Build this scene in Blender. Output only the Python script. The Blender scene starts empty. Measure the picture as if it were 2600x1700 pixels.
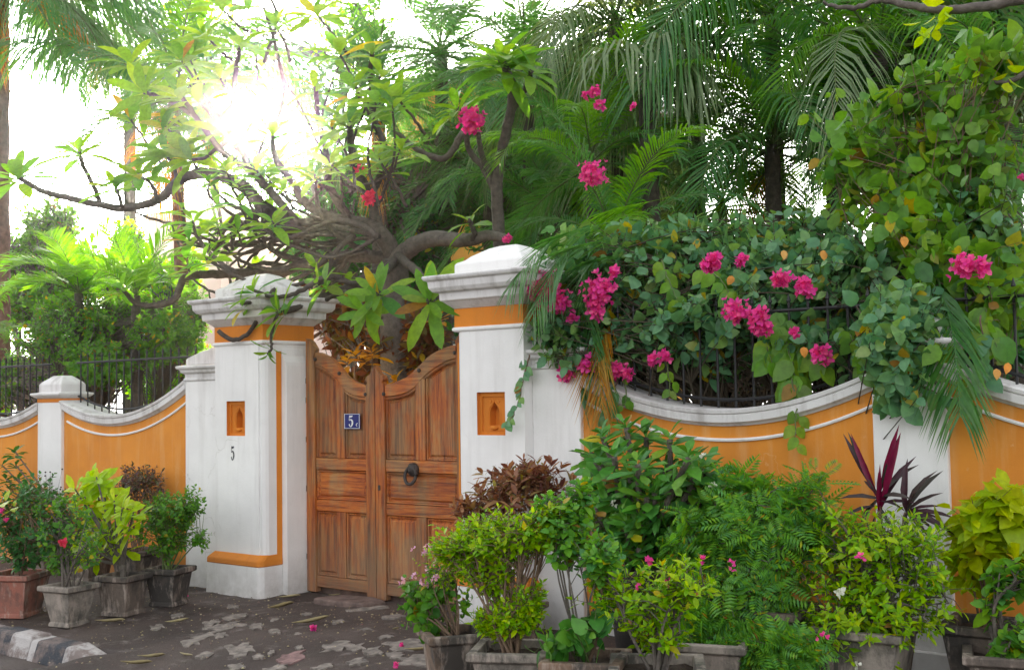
import bpy, bmesh, math, random
import numpy as np
from mathutils import Vector, Matrix
random.seed(7); RNG = np.random.default_rng(7)
R_ = math.radians
C = bpy.context.scene.collection
SC = bpy.context.scene

# ------------------------------------------------------------------ camera
YAW, PITCH, ROLL, FPX = R_(38.3), R_(3.0), R_(0.92), 3000.0
CAM = Vector((0.0, -6.3, 1.62))
_f = Vector((-math.sin(YAW), math.cos(YAW), 0)); _r = Vector((math.cos(YAW), math.sin(YAW), 0)); _z = Vector((0, 0, 1))
_F = _f * math.cos(PITCH) + _z * math.sin(PITCH); _U = _z * math.cos(PITCH) - _f * math.sin(PITCH)
_X = _r * math.cos(ROLL) - _U * math.sin(ROLL); _Y = _r * math.sin(ROLL) + _U * math.cos(ROLL)
cd = bpy.data.cameras.new('camera'); cam = bpy.data.objects.new('camera', cd); C.objects.link(cam)
m = Matrix((_X, _Y, -_F)).transposed().to_4x4(); m.translation = CAM; cam.matrix_world = m
cd.sensor_fit = 'HORIZONTAL'; cd.sensor_width = 36; cd.lens = 36 * FPX / 2600; cd.clip_end = 600; cd.clip_start = .05
SC.camera = cam

# ------------------------------------------------------------------ light
_s = (_F + _X * ((700 - 1300) / FPX) - _Y * ((285 - 850) / FPX)).normalized()      # low sun behind the garden trees
SUN_EL, SUN_AZ = math.asin(_s.z), math.atan2(_s.x, _s.y)   # azimuth from +Y towards +X
w = bpy.data.worlds.new('World'); SC.world = w; w.use_nodes = True
nt = w.node_tree; bg = nt.nodes['Background']
sky = nt.nodes.new('ShaderNodeTexSky'); sky.sky_type = 'NISHITA'; sky.sun_disc = False
sky.sun_elevation = SUN_EL; sky.sun_rotation = SUN_AZ; sky.altitude = 0; sky.air_density = 1.0; sky.dust_density = 4.0; sky.ozone_density = 1.0
hs = nt.nodes.new('ShaderNodeHueSaturation'); hs.inputs['Saturation'].default_value = .12
nt.links.new(sky.outputs[0], hs.inputs['Color']); nt.links.new(hs.outputs[0], bg.inputs['Color'])
bg.inputs['Strength'].default_value = 0.15
sd = bpy.data.lights.new('sun', 'SUN'); sun = bpy.data.objects.new('sun', sd); C.objects.link(sun)
sd.energy = 5.0; sd.angle = R_(0.5); sd.color = (1, .86, .62)
sdir = Vector((math.sin(SUN_AZ) * math.cos(SUN_EL), math.cos(SUN_AZ) * math.cos(SUN_EL), math.sin(SUN_EL)))
sun.rotation_euler = (-sdir).to_track_quat('-Z', 'Y').to_euler(); sun.location = (0, 0, 12)
SC.view_settings.view_transform = 'Standard'; SC.view_settings.look = 'None'; SC.view_settings.gamma = 1
SC.view_settings.exposure = 2.28
cy = SC.cycles
cy.max_bounces = 7; cy.diffuse_bounces = 4; cy.glossy_bounces = 2; cy.transmission_bounces = 5; cy.use_denoising = True
cy.sample_clamp_indirect = 6

# ------------------------------------------------------------------ photo point -> place point, on a plane y=const or z=const
def ray(px, py):
    u = (px - 1300) / FPX; v = -(py - 850) / FPX
    return _F + _X * u + _Y * v
def at(px, py, Y=0.0):
    d = ray(px, py); return CAM + d * ((Y - CAM.y) / d.y)
def atz(px, py, Z=0.0):
    d = ray(px, py); return CAM + d * ((Z - CAM.z) / d.z)
def depth(p): return (Vector(p) - CAM).dot(_F)
def zat(x, y): return ground_z(x, y)
def sm(t): t = max(0, min(1, t)); return t * t * (3 - 2 * t)
def ground_z(x, y):
    base = .06 + max(0, x + 7) * .02
    low = -.11
    if y > -.7: return base
    if x < -7.0:
        return base - .06 * sm((-.7 - y) / 1.0)
    k = sm((x + 7.0) / .8)
    zl = base - .06 * sm((-.7 - y) / 1.0)
    zr = base + (low - base) * sm((-.9 - y) / 1.9) if x < -5.6 else base + (low - base) * sm((-1.5 - y) / 1.2)
    if -5.6 <= x < -4.6:
        a = base + (low - base) * sm((-.9 - y) / 1.9); b = zr; t = sm((x + 5.6)); zr = a * (1 - t) + b * t
    return zl * (1 - k) + zr * k

# ------------------------------------------------------------------ material helpers
def newmat(name):
    m = bpy.data.materials.new(name); m.use_nodes = True; t = m.node_tree
    return m, t, t.nodes['Principled BSDF'], t.nodes.new, t.links.new
def ramp(t, fac, stops):
    r = t.nodes.new('ShaderNodeValToRGB'); e = r.color_ramp.elements
    while len(e) < len(stops): e.new(.5)
    for i, (p, c) in enumerate(stops):
        e[i].position = p; e[i].color = (*c, 1) if len(c) == 3 else c
    t.links.new(fac, r.inputs[0]); return r.outputs[0]
def noise(t, scale, detail=5, rough=.55, vec=None, dist=0):
    n = t.nodes.new('ShaderNodeTexNoise'); n.inputs['Scale'].default_value = scale; n.inputs['Detail'].default_value = detail
    n.inputs['Roughness'].default_value = rough; n.inputs['Distortion'].default_value = dist
    if vec is not None: t.links.new(vec, n.inputs['Vector'])
    return n.outputs[0]
def coords(t, scale=(1, 1, 1), kind='Object', rot=(0, 0, 0)):
    tc = t.nodes.new('ShaderNodeTexCoord'); mp = t.nodes.new('ShaderNodeMapping')
    mp.inputs['Scale'].default_value = scale; mp.inputs['Rotation'].default_value = rot
    t.links.new(tc.outputs[kind], mp.inputs['Vector']); return mp.outputs[0]
def wpos(t, scale=(1, 1, 1)):
    g = t.nodes.new('ShaderNodeNewGeometry'); mp = t.nodes.new('ShaderNodeMapping'); mp.inputs['Scale'].default_value = scale
    t.links.new(g.outputs['Position'], mp.inputs['Vector']); return mp.outputs[0]
def mixc(t, fac, a, b, mode='MIX'):
    x = t.nodes.new('ShaderNodeMix'); x.data_type = 'RGBA'; x.blend_type = mode
    for sock, v in ((0, fac), (6, a), (7, b)):
        if hasattr(v, 'is_linked') or hasattr(v, 'links'): t.links.new(v, x.inputs[sock])
        elif isinstance(v, (int, float)): x.inputs[sock].default_value = v
        else: x.inputs[sock].default_value = (*v, 1)
    return x.outputs[2]
def bump(t, b, h, strength=.3, dist=.01):
    n = t.nodes.new('ShaderNodeBump'); n.inputs['Strength'].default_value = strength; n.inputs['Distance'].default_value = dist
    t.links.new(h, n.inputs['Height']); t.links.new(n.outputs[0], b.inputs['Normal'])

def plaster(name, c1, c2, dirt, dirt_amt, bs=.35, rough=.85):
    m, t, b, N, L = newmat(name)
    p = wpos(t)
    a = ramp(t, noise(t, 2.2, 6, .6, p), [(.3, c1), (.7, c2)])
    streak = noise(t, 1.0, 6, .65, wpos(t, (9, 9, .9)))
    k = ramp(t, streak, [(.50, (0, 0, 0)), (.78, (dirt_amt,) * 3)])
    spots = ramp(t, noise(t, 26, 4, .6, p), [(.66, (0, 0, 0)), (.74, (dirt_amt * .8,) * 3)])
    c = mixc(t, k, a, dirt); c = mixc(t, spots, c, dirt)
    # splashed soil close to the ground
    g = N('ShaderNodeNewGeometry'); s = N('ShaderNodeSeparateXYZ'); L(g.outputs['Position'], s.inputs[0])
    mr = N('ShaderNodeMapRange'); mr.inputs[1].default_value = .08; mr.inputs[2].default_value = .42; mr.inputs[3].default_value = .75; mr.inputs[4].default_value = 0
    L(s.outputs[2], mr.inputs[0])
    mu = N('ShaderNodeMath'); mu.operation = 'MULTIPLY'; L(mr.outputs[0], mu.inputs[0]); L(noise(t, 11, 5, .7, p), mu.inputs[1])
    c = mixc(t, mu.outputs[0], c, (.17, .13, .10))
    vo = N('ShaderNodeTexVoronoi'); vo.feature = 'DISTANCE_TO_EDGE'; vo.inputs['Scale'].default_value = 1.7
    ds = N('ShaderNodeVectorMath'); ds.operation = 'ADD'; nn_ = N('ShaderNodeTexNoise'); nn_.inputs['Scale'].default_value = 5; nn_.inputs['Detail'].default_value = 6; L(p, nn_.inputs['Vector'])
    sc2 = N('ShaderNodeVectorMath'); sc2.operation = 'SCALE'; sc2.inputs[3].default_value = .35; L(nn_.outputs['Color'], sc2.inputs[0]); L(p, ds.inputs[0]); L(sc2.outputs[0], ds.inputs[1]); L(ds.outputs[0], vo.inputs['Vector'])
    ck = ramp(t, vo.outputs['Distance'], [(0.0, (.55,) * 3), (.006, (0, 0, 0))])
    mk = ramp(t, noise(t, .9, 3, .5, p), [(.52, (0, 0, 0)), (.60, (1, 1, 1))]); ckm = mixc(t, 1.0, ck, mk, 'MULTIPLY')
    c = mixc(t, ckm, c, dirt)
    L(c, b.inputs['Base Color']); b.inputs['Roughness'].default_value = rough
    ad = N('ShaderNodeMath'); ad.operation = 'ADD'; L(noise(t, 5, 4, .6, p), ad.inputs[0])
    sc_ = N('ShaderNodeMath'); sc_.operation = 'MULTIPLY'; sc_.inputs[1].default_value = .25; L(noise(t, 90, 4, .6, p), sc_.inputs[0]); L(sc_.outputs[0], ad.inputs[1])
    bump(t, b, ad.outputs[0], bs, .012)
    return m
M = {}
M['white'] = plaster('whitewash', (.84, .83, .82), (.73, .72, .71), (.36, .33, .30), .26)
M['cornice'] = plaster('weathered_whitewash', (.76, .75, .75), (.60, .58, .57), (.20, .17, .15), .75)
M['orange'] = plaster('orange_limewash', (.72, .275, .030), (.58, .20, .022), (.70, .42, .18), .6)
M['orange_trim'] = plaster('orange_trim', (.70, .235, .020), (.58, .18, .016), (.30, .10, .02), .3)

def wood(name, vert=True):
    m, t, b, N, L = newmat(name)
    sc = (22, 22, 1.3) if vert else (1.3, 22, 24)
    v = wpos(t, sc)
    oi = N('ShaderNodeObjectInfo'); ad = N('ShaderNodeVectorMath'); ad.operation = 'ADD'
    cb = N('ShaderNodeCombineXYZ')
    mu0 = N('ShaderNodeMath'); mu0.operation = 'MULTIPLY'; mu0.inputs[1].default_value = 40; L(oi.outputs['Random'], mu0.inputs[0])
    for i in range(3): L(mu0.outputs[0], cb.inputs[i])
    L(v, ad.inputs[0]); L(cb.outputs[0], ad.inputs[1]); v = ad.outputs[0]
    gr = noise(t, 1.6, 7, .68, v, .5)
    c = ramp(t, gr, [(.30, (.085, .018, .005)), (.43, (.29, .062, .012)), (.56, (.50, .135, .018)), (.72, (.44, .20, .050))])
    fine = ramp(t, noise(t, 7, 6, .7, v, .3), [(.26, (.16, .13, .11)), (.40, (.78, .76, .74)), (.62, (1.05, 1.04, 1.0))])
    c = mixc(t, 1.0, c, fine, 'MULTIPLY')
    wear = ramp(t, noise(t, 2.4, 6, .65, wpos(t, (2.2, 2.2, 1))), [(.44, (0, 0, 0)), (.62, (.8,) * 3)])
    wc = ramp(t, gr, [(.35, (.14, .085, .045)), (.65, (.40, .22, .085))])
    c = mixc(t, wear, c, wc)
    g = N('ShaderNodeNewGeometry'); s = N('ShaderNodeSeparateXYZ'); L(g.outputs['Position'], s.inputs[0])
    mr = N('ShaderNodeMapRange'); mr.inputs[1].default_value = .12; mr.inputs[2].default_value = .75; mr.inputs[3].default_value = 1.15; mr.inputs[4].default_value = 0
    L(s.outputs[2], mr.inputs[0]); mu = N('ShaderNodeMath'); mu.operation = 'MULTIPLY'; mu.use_clamp = True
    L(mr.outputs[0], mu.inputs[0]); L(noise(t, 6, 5, .7, v), mu.inputs[1])
    c = mixc(t, mu.outputs[0], c, (.25, .165, .105))
    tv = N('ShaderNodeMapRange'); tv.inputs[3].default_value = .78; tv.inputs[4].default_value = 1.15; L(oi.outputs['Random'], tv.inputs[0])
    hv = N('ShaderNodeHueSaturation'); L(c, hv.inputs['Color']); L(tv.outputs[0], hv.inputs['Value'])
    L(hv.outputs[0], b.inputs['Base Color']); b.inputs['Roughness'].default_value = .55
    bump(t, b, noise(t, 5, 6, .7, v, .3), .5, .006)
    return m
M['wood_v'] = wood('weathered_wood_upright', True); M['wood_h'] = wood('weathered_wood_level', False)

def simple(name, c, rough=.6, metal=0, var=.25, scale=20, bs=.2):
    m, t, b, N, L = newmat(name)
    d = tuple(x * (1 - var) for x in c)
    L(ramp(t, noise(t, scale, 5, .6, wpos(t)), [(.3, d), (.7, c)]), b.inputs['Base Color'])
    b.inputs['Roughness'].default_value = rough; b.inputs['Metallic'].default_value = metal
    if bs: bump(t, b, noise(t, scale * 3, 5, .6, wpos(t)), bs, .01)
    return m
M['iron'] = simple('dark_iron', (.018, .018, .020), .6)
M['rust'] = simple('aged_metal', (.075, .06, .055), .55, .3, .5, 60, .5)
M['enamel'] = simple('blue_enamel', (.010, .018, .17), .25, 0, .15, 30, 0)
M['enamel_white'] = simple('white_enamel', (.78, .80, .80), .35, 0, .06, 30, 0)
M['black'] = simple('dark_paint', (.02, .024, .035), .6, 0, .3, 120, 0)
M['soil'] = simple('dark_soil', (.055, .034, .022), .95, 0, .6, 60, .8)
M['garden'] = simple('garden_soil', (.09, .065, .045), .95, 0, .5, 3, .8)
M['yellow_wall'] = simple('ochre_house_paint', (.62, .30, .05), .8, 0, .2, 2, .1)
M['pink_wall'] = simple('pale_house_paint', (.62, .48, .44), .8, 0, .12, 1, .1)
M['window'] = simple('dark_window', (.03, .035, .04), .2, 0, .1, 2, 0)
M['bark'] = simple('grey_bark', (.16, .135, .115), .85, 0, .55, 22, .7)
M['bark_dark'] = simple('brown_bark', (.105, .085, .070), .9, 0, .6, 26, .8)
M['twig'] = simple('brown_twig', (.20, .13, .085), .85, 0, .4, 60, .3)
M['shade_stem'] = simple('shaded_creeper_stem', (.075, .060, .038), .9, 0, .4, 60, .2)  # creeper stem darkened in its colour to imitate shade behind the railing
M['green_stem'] = simple('green_stem', (.12, .17, .05), .7, 0, .4, 60, .2)
M['stone'] = simple('reddish_stone', (.21, .145, .125), .9, 0, .6, 12, .8)
M['trunk_red'] = simple('reddish_palm_trunk', (.23, .10, .075), .9, 0, .6, 14, 1.0)
M['rock'] = simple('blue_grey_rock', (.16, .19, .22), .9, 0, .4, 20, .8)

def pot_mat(name, base, base2, moss):
    m, t, b, N, L = newmat(name)
    p = wpos(t)
    c = ramp(t, noise(t, 5, 6, .65, p), [(.3, base), (.7, base2)])
    k = ramp(t, noise(t, 3.2, 7, .7, wpos(t, (1, 1, .7))), [(.43, (0, 0, 0)), (.56, (.9,) * 3)])
    c = mixc(t, k, c, moss)
    k2 = ramp(t, noise(t, 14, 6, .7, wpos(t, (1, 1, .25))), [(.52, (0, 0, 0)), (.66, (.75,) * 3)])
    c = mixc(t, k2, c, (.40, .33, .28))
    L(c, b.inputs['Base Color']); b.inputs['Roughness'].default_value = .9
    bump(t, b, noise(t, 45, 6, .7, p), .6, .008)
    return m
M['pot_grey'] = pot_mat('mossy_cement', (.235, .20, .17), (.33, .285, .245), (.055, .052, .043))
M['pot_dark'] = pot_mat('dark_cement', (.10, .08, .065), (.17, .13, .105), (.035, .032, .03))
M['pot_red'] = pot_mat('terracotta_cement', (.34, .115, .08), (.26, .12, .09), (.08, .065, .055))
M['pot_brown'] = pot_mat('brown_clay', (.15, .095, .065), (.23, .15, .10), (.04, .038, .035))
M['pot_black'] = simple('dark_glazed_clay', (.030, .026, .024), .55, 0, .4, 12, .3)

def ground_mat():
    m, t, b, N, L = newmat('damp_earthy_paving')
    p = wpos(t)
    c = ramp(t, noise(t, 1.5, 8, .62, p), [(.28, (.030, .020, .017)), (.5, (.060, .042, .036)), (.72, (.11, .082, .071))])
    k = ramp(t, noise(t, 5.5, 7, .7, p), [(.56, (0, 0, 0)), (.68, (.75,) * 3)])
    c = mixc(t, k, c, (.19, .16, .148))
    k = ramp(t, noise(t, 38, 5, .7, p), [(.60, (0, 0, 0)), (.72, (.7,) * 3)])
    c = mixc(t, k, c, (.03, .022, .02))
    L(c, b.inputs['Base Color'])
    L(ramp(t, noise(t, 3, 5, .6, p), [(.3, (.62,) * 3), (.7, (.9,) * 3)]), b.inputs['Roughness'])
    ad = N('ShaderNodeMath'); ad.operation = 'ADD'; L(noise(t, 9, 6, .65, p), ad.inputs[0]); L(noise(t, 70, 5, .7, p), ad.inputs[1])
    bump(t, b, ad.outputs[0], .7, .02)
    return m
M['ground'] = ground_mat()
M['asphalt'] = simple('worn_asphalt', (.068, .055, .052), .85, 0, .5, 9, .7)
M['patch'] = simple('exposed_pale_cement', (.33, .285, .25), .9, 0, .75, 16, .6)
M['patch_red'] = simple('exposed_reddish_cement', (.33, .20, .19), .9, 0, .65, 16, .6)
def kerb_mat():
    m, t, b, N, L = newmat('worn_kerb_paint')
    p = wpos(t)
    g = N('ShaderNodeNewGeometry'); s = N('ShaderNodeSeparateXYZ'); L(g.outputs['Position'], s.inputs[0])
    mu = N('ShaderNodeMath'); mu.operation = 'MULTIPLY'; mu.inputs[1].default_value = 1.45; L(s.outputs[0], mu.inputs[0])
    fr = N('ShaderNodeMath'); fr.operation = 'FRACT'; L(mu.outputs[0], fr.inputs[0])
    gt = N('ShaderNodeMath'); gt.operation = 'GREATER_THAN'; gt.inputs[1].default_value = .5; L(fr.outputs[0], gt.inputs[0])
    c = mixc(t, gt.outputs[0], (.045, .05, .062), (.50, .47, .46))
    k = ramp(t, noise(t, 7, 8, .7, p), [(.45, (0, 0, 0)), (.58, (.9,) * 3)])
    c = mixc(t, k, c, (.20, .155, .14))
    L(c, b.inputs['Base Color']); b.inputs['Roughness'].default_value = .85
    bump(t, b, noise(t, 18, 7, .7, p), .9, .03)
    return m
M['kerb'] = kerb_mat()

def leafmat(name, cols, trans=.35, rough=.42, tcol=None, spec=.35, tboost=1.5, old=True, sat=1.12, val=1.22):
    m, t, b, N, L = newmat(name)
    g = N('ShaderNodeNewGeometry'); oi = N('ShaderNodeObjectInfo')
    ad = N('ShaderNodeMath'); ad.operation = 'ADD'; L(g.outputs['Random Per Island'], ad.inputs[0]); L(oi.outputs['Random'], ad.inputs[1])
    fr = N('ShaderNodeMath'); fr.operation = 'FRACT'; L(ad.outputs[0], fr.inputs[0])
    n = len(cols); st = [(.955 * i / max(1, n - 1), k) for i, k in enumerate(cols)]
    if old: st += [(.982, (.36, .30, .04)), (.994, (.20, .11, .04))]
    c = ramp(t, fr.outputs[0], st)
    nz = ramp(t, noise(t, 30, 3, .5, wpos(t)), [(.3, (.8, .8, .8)), (.7, (1.15, 1.15, 1.1))])
    c = mixc(t, 1.0, c, nz, 'MULTIPLY')
    hv = N('ShaderNodeHueSaturation'); hv.inputs['Saturation'].default_value = sat; hv.inputs['Value'].default_value = val; L(c, hv.inputs['Color']); c = hv.outputs[0]
    L(c, b.inputs['Base Color']); b.inputs['Roughness'].default_value = rough; b.inputs['Specular IOR Level'].default_value = spec
    tr = N('ShaderNodeBsdfTranslucent')
    tc = mixc(t, 1.0, c, tcol or (1.35 * tboost, 1.25 * tboost, .45 * tboost), 'MULTIPLY'); L(tc, tr.inputs['Color'])
    mx = N('ShaderNodeMixShader'); mx.inputs[0].default_value = trans
    L(b.outputs[0], mx.inputs[1]); L(tr.outputs[0], mx.inputs[2]); L(mx.outputs[0], t.nodes['Material Output'].inputs['Surface'])
    return m
M['frangipani'] = leafmat('frangipani_leaf', [(.13, .25, .04), (.09, .21, .045), (.18, .29, .045), (.06, .17, .05)], .5)
M['bougain'] = leafmat('bougainvillea_leaf', [(.085, .19, .105), (.115, .23, .125), (.06, .15, .085), (.15, .25, .085), (.10, .21, .12)], .25, .36)
M['vine'] = leafmat('climber_leaf', [(.095, .215, .04), (.13, .25, .04), (.075, .18, .05), (.18, .28, .04), (.06, .15, .055)], .35)
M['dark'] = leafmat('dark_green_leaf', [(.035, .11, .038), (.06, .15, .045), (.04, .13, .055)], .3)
M['mid'] = leafmat('mid_green_leaf', [(.075, .185, .036), (.11, .23, .04), (.055, .15, .04)], .4)
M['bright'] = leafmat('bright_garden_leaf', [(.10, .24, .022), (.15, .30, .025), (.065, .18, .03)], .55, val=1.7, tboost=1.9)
M['golden'] = leafmat('golden_green_leaf', [(.22, .38, .02), (.12, .27, .025), (.32, .42, .02), (.10, .24, .03)], .35)
M['lime'] = leafmat('lime_leaf', [(.30, .42, .03), (.24, .38, .03), (.36, .42, .05)], .4, old=False)
M['limeveg'] = leafmat('yellow_green_leaf', [(.33, .37, .02), (.26, .34, .03), (.20, .30, .03)], .35)
M['fern'] = leafmat('feathery_leaf', [(.095, .23, .055), (.13, .28, .045), (.075, .20, .075), (.18, .32, .04)], .35)
M['euph'] = leafmat('spurge_leaf', [(.055, .165, .04), (.085, .215, .04), (.045, .14, .04), (.13, .25, .04)], .2)
M['redbrown'] = leafmat('bronze_leaf', [(.18, .085, .065), (.26, .15, .08), (.13, .06, .06), (.36, .21, .13), (.20, .20, .08)], .3, tcol=(1.6, 1.0, .7))
M['purplish'] = leafmat('purplish_leaf', [(.07, .045, .05), (.11, .06, .06), (.05, .08, .035), (.18, .11, .08)], .3, tcol=(1.6, 1.0, .7))
M['croton'] = leafmat('croton_leaf', [(.075, .030, .018), (.12, .05, .022), (.05, .03, .02), (.10, .10, .02), (.17, .07, .03)], .4, tcol=(2.2, 1.2, .5))
M['croton_y'] = leafmat('yellow_croton_leaf', [(.45, .25, .02), (.38, .20, .03), (.50, .32, .04)], .4, tcol=(1.7, 1.2, .5), old=False)
M['cordyline'] = leafmat('maroon_leaf', [(.022, .018, .020), (.045, .020, .028), (.030, .035, .025)], .15, tcol=(1.5, .7, .8), old=False)
M['cordyline_p'] = leafmat('crimson_leaf', [(.10, .012, .035), (.15, .015, .045), (.05, .012, .02)], .25, tcol=(1.6, .6, .9), old=False)
M['palm'] = leafmat('palm_leaf', [(.045, .135, .045), (.075, .18, .05), (.055, .15, .065), (.09, .17, .07)], .4, .38, old=False)
M['palm_l'] = leafmat('fresh_palm_leaf', [(.09, .22, .035), (.13, .26, .035), (.07, .18, .035)], .45, .4, old=False)
M['palm_g'] = leafmat('greyish_palm_leaf', [(.13, .19, .11), (.17, .22, .13), (.10, .15, .08)], .3, .5, old=False)
M['palm_y'] = leafmat('dry_palm_leaf', [(.40, .21, .05), (.28, .14, .035), (.38, .27, .08)], .5, .6, tcol=(1.5, 1.1, .5), old=False)
M['magenta'] = leafmat('magenta_bract', [(.86, .07, .32), (.74, .05, .38), (.88, .14, .34)], .4, .5, tcol=(1.2, .8, 1.1), tboost=1, old=False, sat=1, val=1)
M['pinkish'] = leafmat('pink_petal', [(.72, .36, .62), (.80, .55, .72), (.75, .42, .40)], .3, .6, tcol=(1.2, .9, 1.1), tboost=1, old=False, sat=1, val=1)
M['petal_orange'] = leafmat('orange_petal', [(.80, .32, .05), (.75, .42, .12)], .3, .6, tcol=(1.2, .9, .8), tboost=1, old=False, sat=1, val=1)
M['petal_white'] = leafmat('white_petal', [(.82, .82, .72), (.85, .84, .80)], .3, .6, tcol=(1, 1, .9), tboost=1, old=False, sat=1, val=1)
M['petal_red'] = leafmat('red_petal', [(.62, .03, .06), (.7, .05, .12)], .3, .6, tcol=(1.2, .8, .8), tboost=1, old=False, sat=1, val=1)
M['dryleaf'] = leafmat('dry_leaf', [(.42, .36, .20), (.30, .24, .12), (.48, .42, .27)], .1, .7, tcol=(1, 1, .6), tboost=1, old=False, sat=1, val=1)

# ------------------------------------------------------------------ object helpers
def mesh(name, V, F, mats, smooth=False, mi=None):
    me = bpy.data.meshes.new(name); V = np.asarray(V, dtype=np.float32)
    if isinstance(F, np.ndarray):
        me.vertices.add(len(V)); me.vertices.foreach_set('co', V.ravel())
        k = F.shape[1]; me.loops.add(F.size); me.loops.foreach_set('vertex_index', F.astype(np.int32).ravel())
        me.polygons.add(len(F)); me.polygons.foreach_set('loop_start', np.arange(0, F.size, k, dtype=np.int32))
        me.update(calc_edges=True)
    else:
        me.from_pydata([tuple(map(float, v)) for v in V], [], F); me.update()
    for m_ in (mats if isinstance(mats, (list, tuple)) else [mats]): me.materials.append(m_)
    if mi is not None: me.polygons.foreach_set('material_index', np.asarray(mi, dtype=np.int32))
    if smooth: me.polygons.foreach_set('use_smooth', [True] * len(me.polygons))
    return me
def link(name, me, parent=None, loc=None, mat4=None):
    o = bpy.data.objects.new(name, me); C.objects.link(o)
    if parent is not None: o.parent = parent
    if mat4 is not None: o.matrix_basis = mat4
    elif loc is not None: o.location = loc
    return o
def tag(o, label=None, cat=None, group=None, kind=None):
    if label: o['label'] = label
    if cat: o['category'] = cat
    if group: o['group'] = group
    if kind: o['kind'] = kind
    return o
def empty(name, loc, label, cat, group=None):
    o = bpy.data.objects.new(name, None); C.objects.link(o); o.location = loc; o.empty_display_size = .1
    return tag(o, label, cat, group)
class MB:
    """collects simple solids, all in place coordinates; build() makes one mesh object (relative to its parent's origin)"""
    def __init__(s): s.v = []; s.f = []; s.mi = []
    def add(s, vs, fs, mi=0):
        n = len(s.v); s.v += [Vector(v) for v in vs]; s.f += [tuple(i + n for i in f) for f in fs]; s.mi += [mi] * len(fs); return s
    def box(s, x0, x1, y0, y1, z0, z1, mi=0):
        return s.add([(x0, y0, z0), (x1, y0, z0), (x1, y1, z0), (x0, y1, z0), (x0, y0, z1), (x1, y0, z1), (x1, y1, z1), (x0, y1, z1)],
                     [(0, 3, 2, 1), (4, 5, 6, 7), (0, 1, 5, 4), (1, 2, 6, 5), (2, 3, 7, 6), (3, 0, 4, 7)], mi)
    def loft(s, rings, mi=0, cap=True):
        n = len(rings[0]); vs = [v for r in rings for v in r]; fs = []
        for k in range(len(rings) - 1):
            for i in range(n):
                j = (i + 1) % n; fs.append((k * n + i, k * n + j, (k + 1) * n + j, (k + 1) * n + i))
        if cap: fs += [tuple(range(n - 1, -1, -1)), tuple((len(rings) - 1) * n + i for i in range(n))]
        return s.add(vs, fs, mi)
    def stack(s, prof, mi=0):
        """prof: (x0,x1,y0,y1,z) rectangles lofted upwards"""
        return s.loft([[(a, c, z), (b, c, z), (b, d, z), (a, d, z)] for a, b, c, d, z in prof], mi)
    def tube(s, pts, rad, sides=6, mi=0, cap=True):
        pts = [Vector(p) for p in pts]
        if not hasattr(rad, '__len__'): rad = [rad] * len(pts)
        rings = []; ref = Vector((0, 0, 1)); 
        for i, p in enumerate(pts):
            d = (pts[min(i + 1, len(pts) - 1)] - pts[max(i - 1, 0)])
            if d.length < 1e-9: d = Vector((0, 0, 1))
            d.normalize()
            a = d.cross(ref)
            if a.length < .1: a = d.cross(Vector((1, 0, 0)))
            a.normalize(); b_ = d.cross(a)
            rings.append([p + (a * math.cos(q) + b_ * math.sin(q)) * rad[i] for q in [2 * math.pi * k / sides for k in range(sides)]])
            ref = b_.cross(d) if False else ref
        # align rings to avoid twisting
        for k in range(1, len(rings)):
            best = min(range(sides), key=lambda o: sum((rings[k][(i + o) % sides] - rings[k - 1][i]).length for i in range(0, sides, max(1, sides // 3))))
            rings[k] = [rings[k][(i + best) % sides] for i in range(sides)]
        return s.loft(rings, mi, cap)
    def build(s, name, mats, parent=None, smooth=False, bevel=0, seg=1):
        off = parent_loc(parent)
        me = bpy.data.meshes.new(name); me.from_pydata([v - off for v in s.v], [], s.f); me.update()
        bm = bmesh.new(); bm.from_mesh(me); bmesh.ops.recalc_face_normals(bm, faces=bm.faces)
        bm.to_mesh(me); bm.free()
        for m_ in (mats if isinstance(mats, (list, tuple)) else [mats]): me.materials.append(m_)
        if len(me.materials) > 1: me.polygons.foreach_set('material_index', s.mi)
        if smooth: me.polygons.foreach_set('use_smooth', [True] * len(me.polygons))
        o = link(name, me, parent)
        if bevel:
            b = o.modifiers.new('bevel', 'BEVEL'); b.width = bevel; b.segments = seg; b.limit_method = 'ANGLE'; b.angle_limit = R_(30)
        return o
def parent_loc(p):
    off = Vector((0, 0, 0))
    while p is not None: off = off + p.location; p = p.parent
    return off
def crom(pts, n=6):
    """smooth curve through points"""
    pts = [Vector(p) for p in pts]
    if len(pts) < 3: return [pts[0].lerp(pts[-1], i / n) for i in range(n + 1)]
    P = [pts[0] * 2 - pts[1]] + pts + [pts[-1] * 2 - pts[-2]]; out = []
    for i in range(1, len(P) - 2):
        a, b, c, d = P[i - 1:i + 3]
        for k in range(n):
            t = k / n
            out.append(.5 * ((2 * b) + (c - a) * t + (2 * a - 5 * b + 4 * c - d) * t * t + (3 * b - a - 3 * c + d) * t ** 3))
    out.append(pts[-1]); return out

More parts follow.
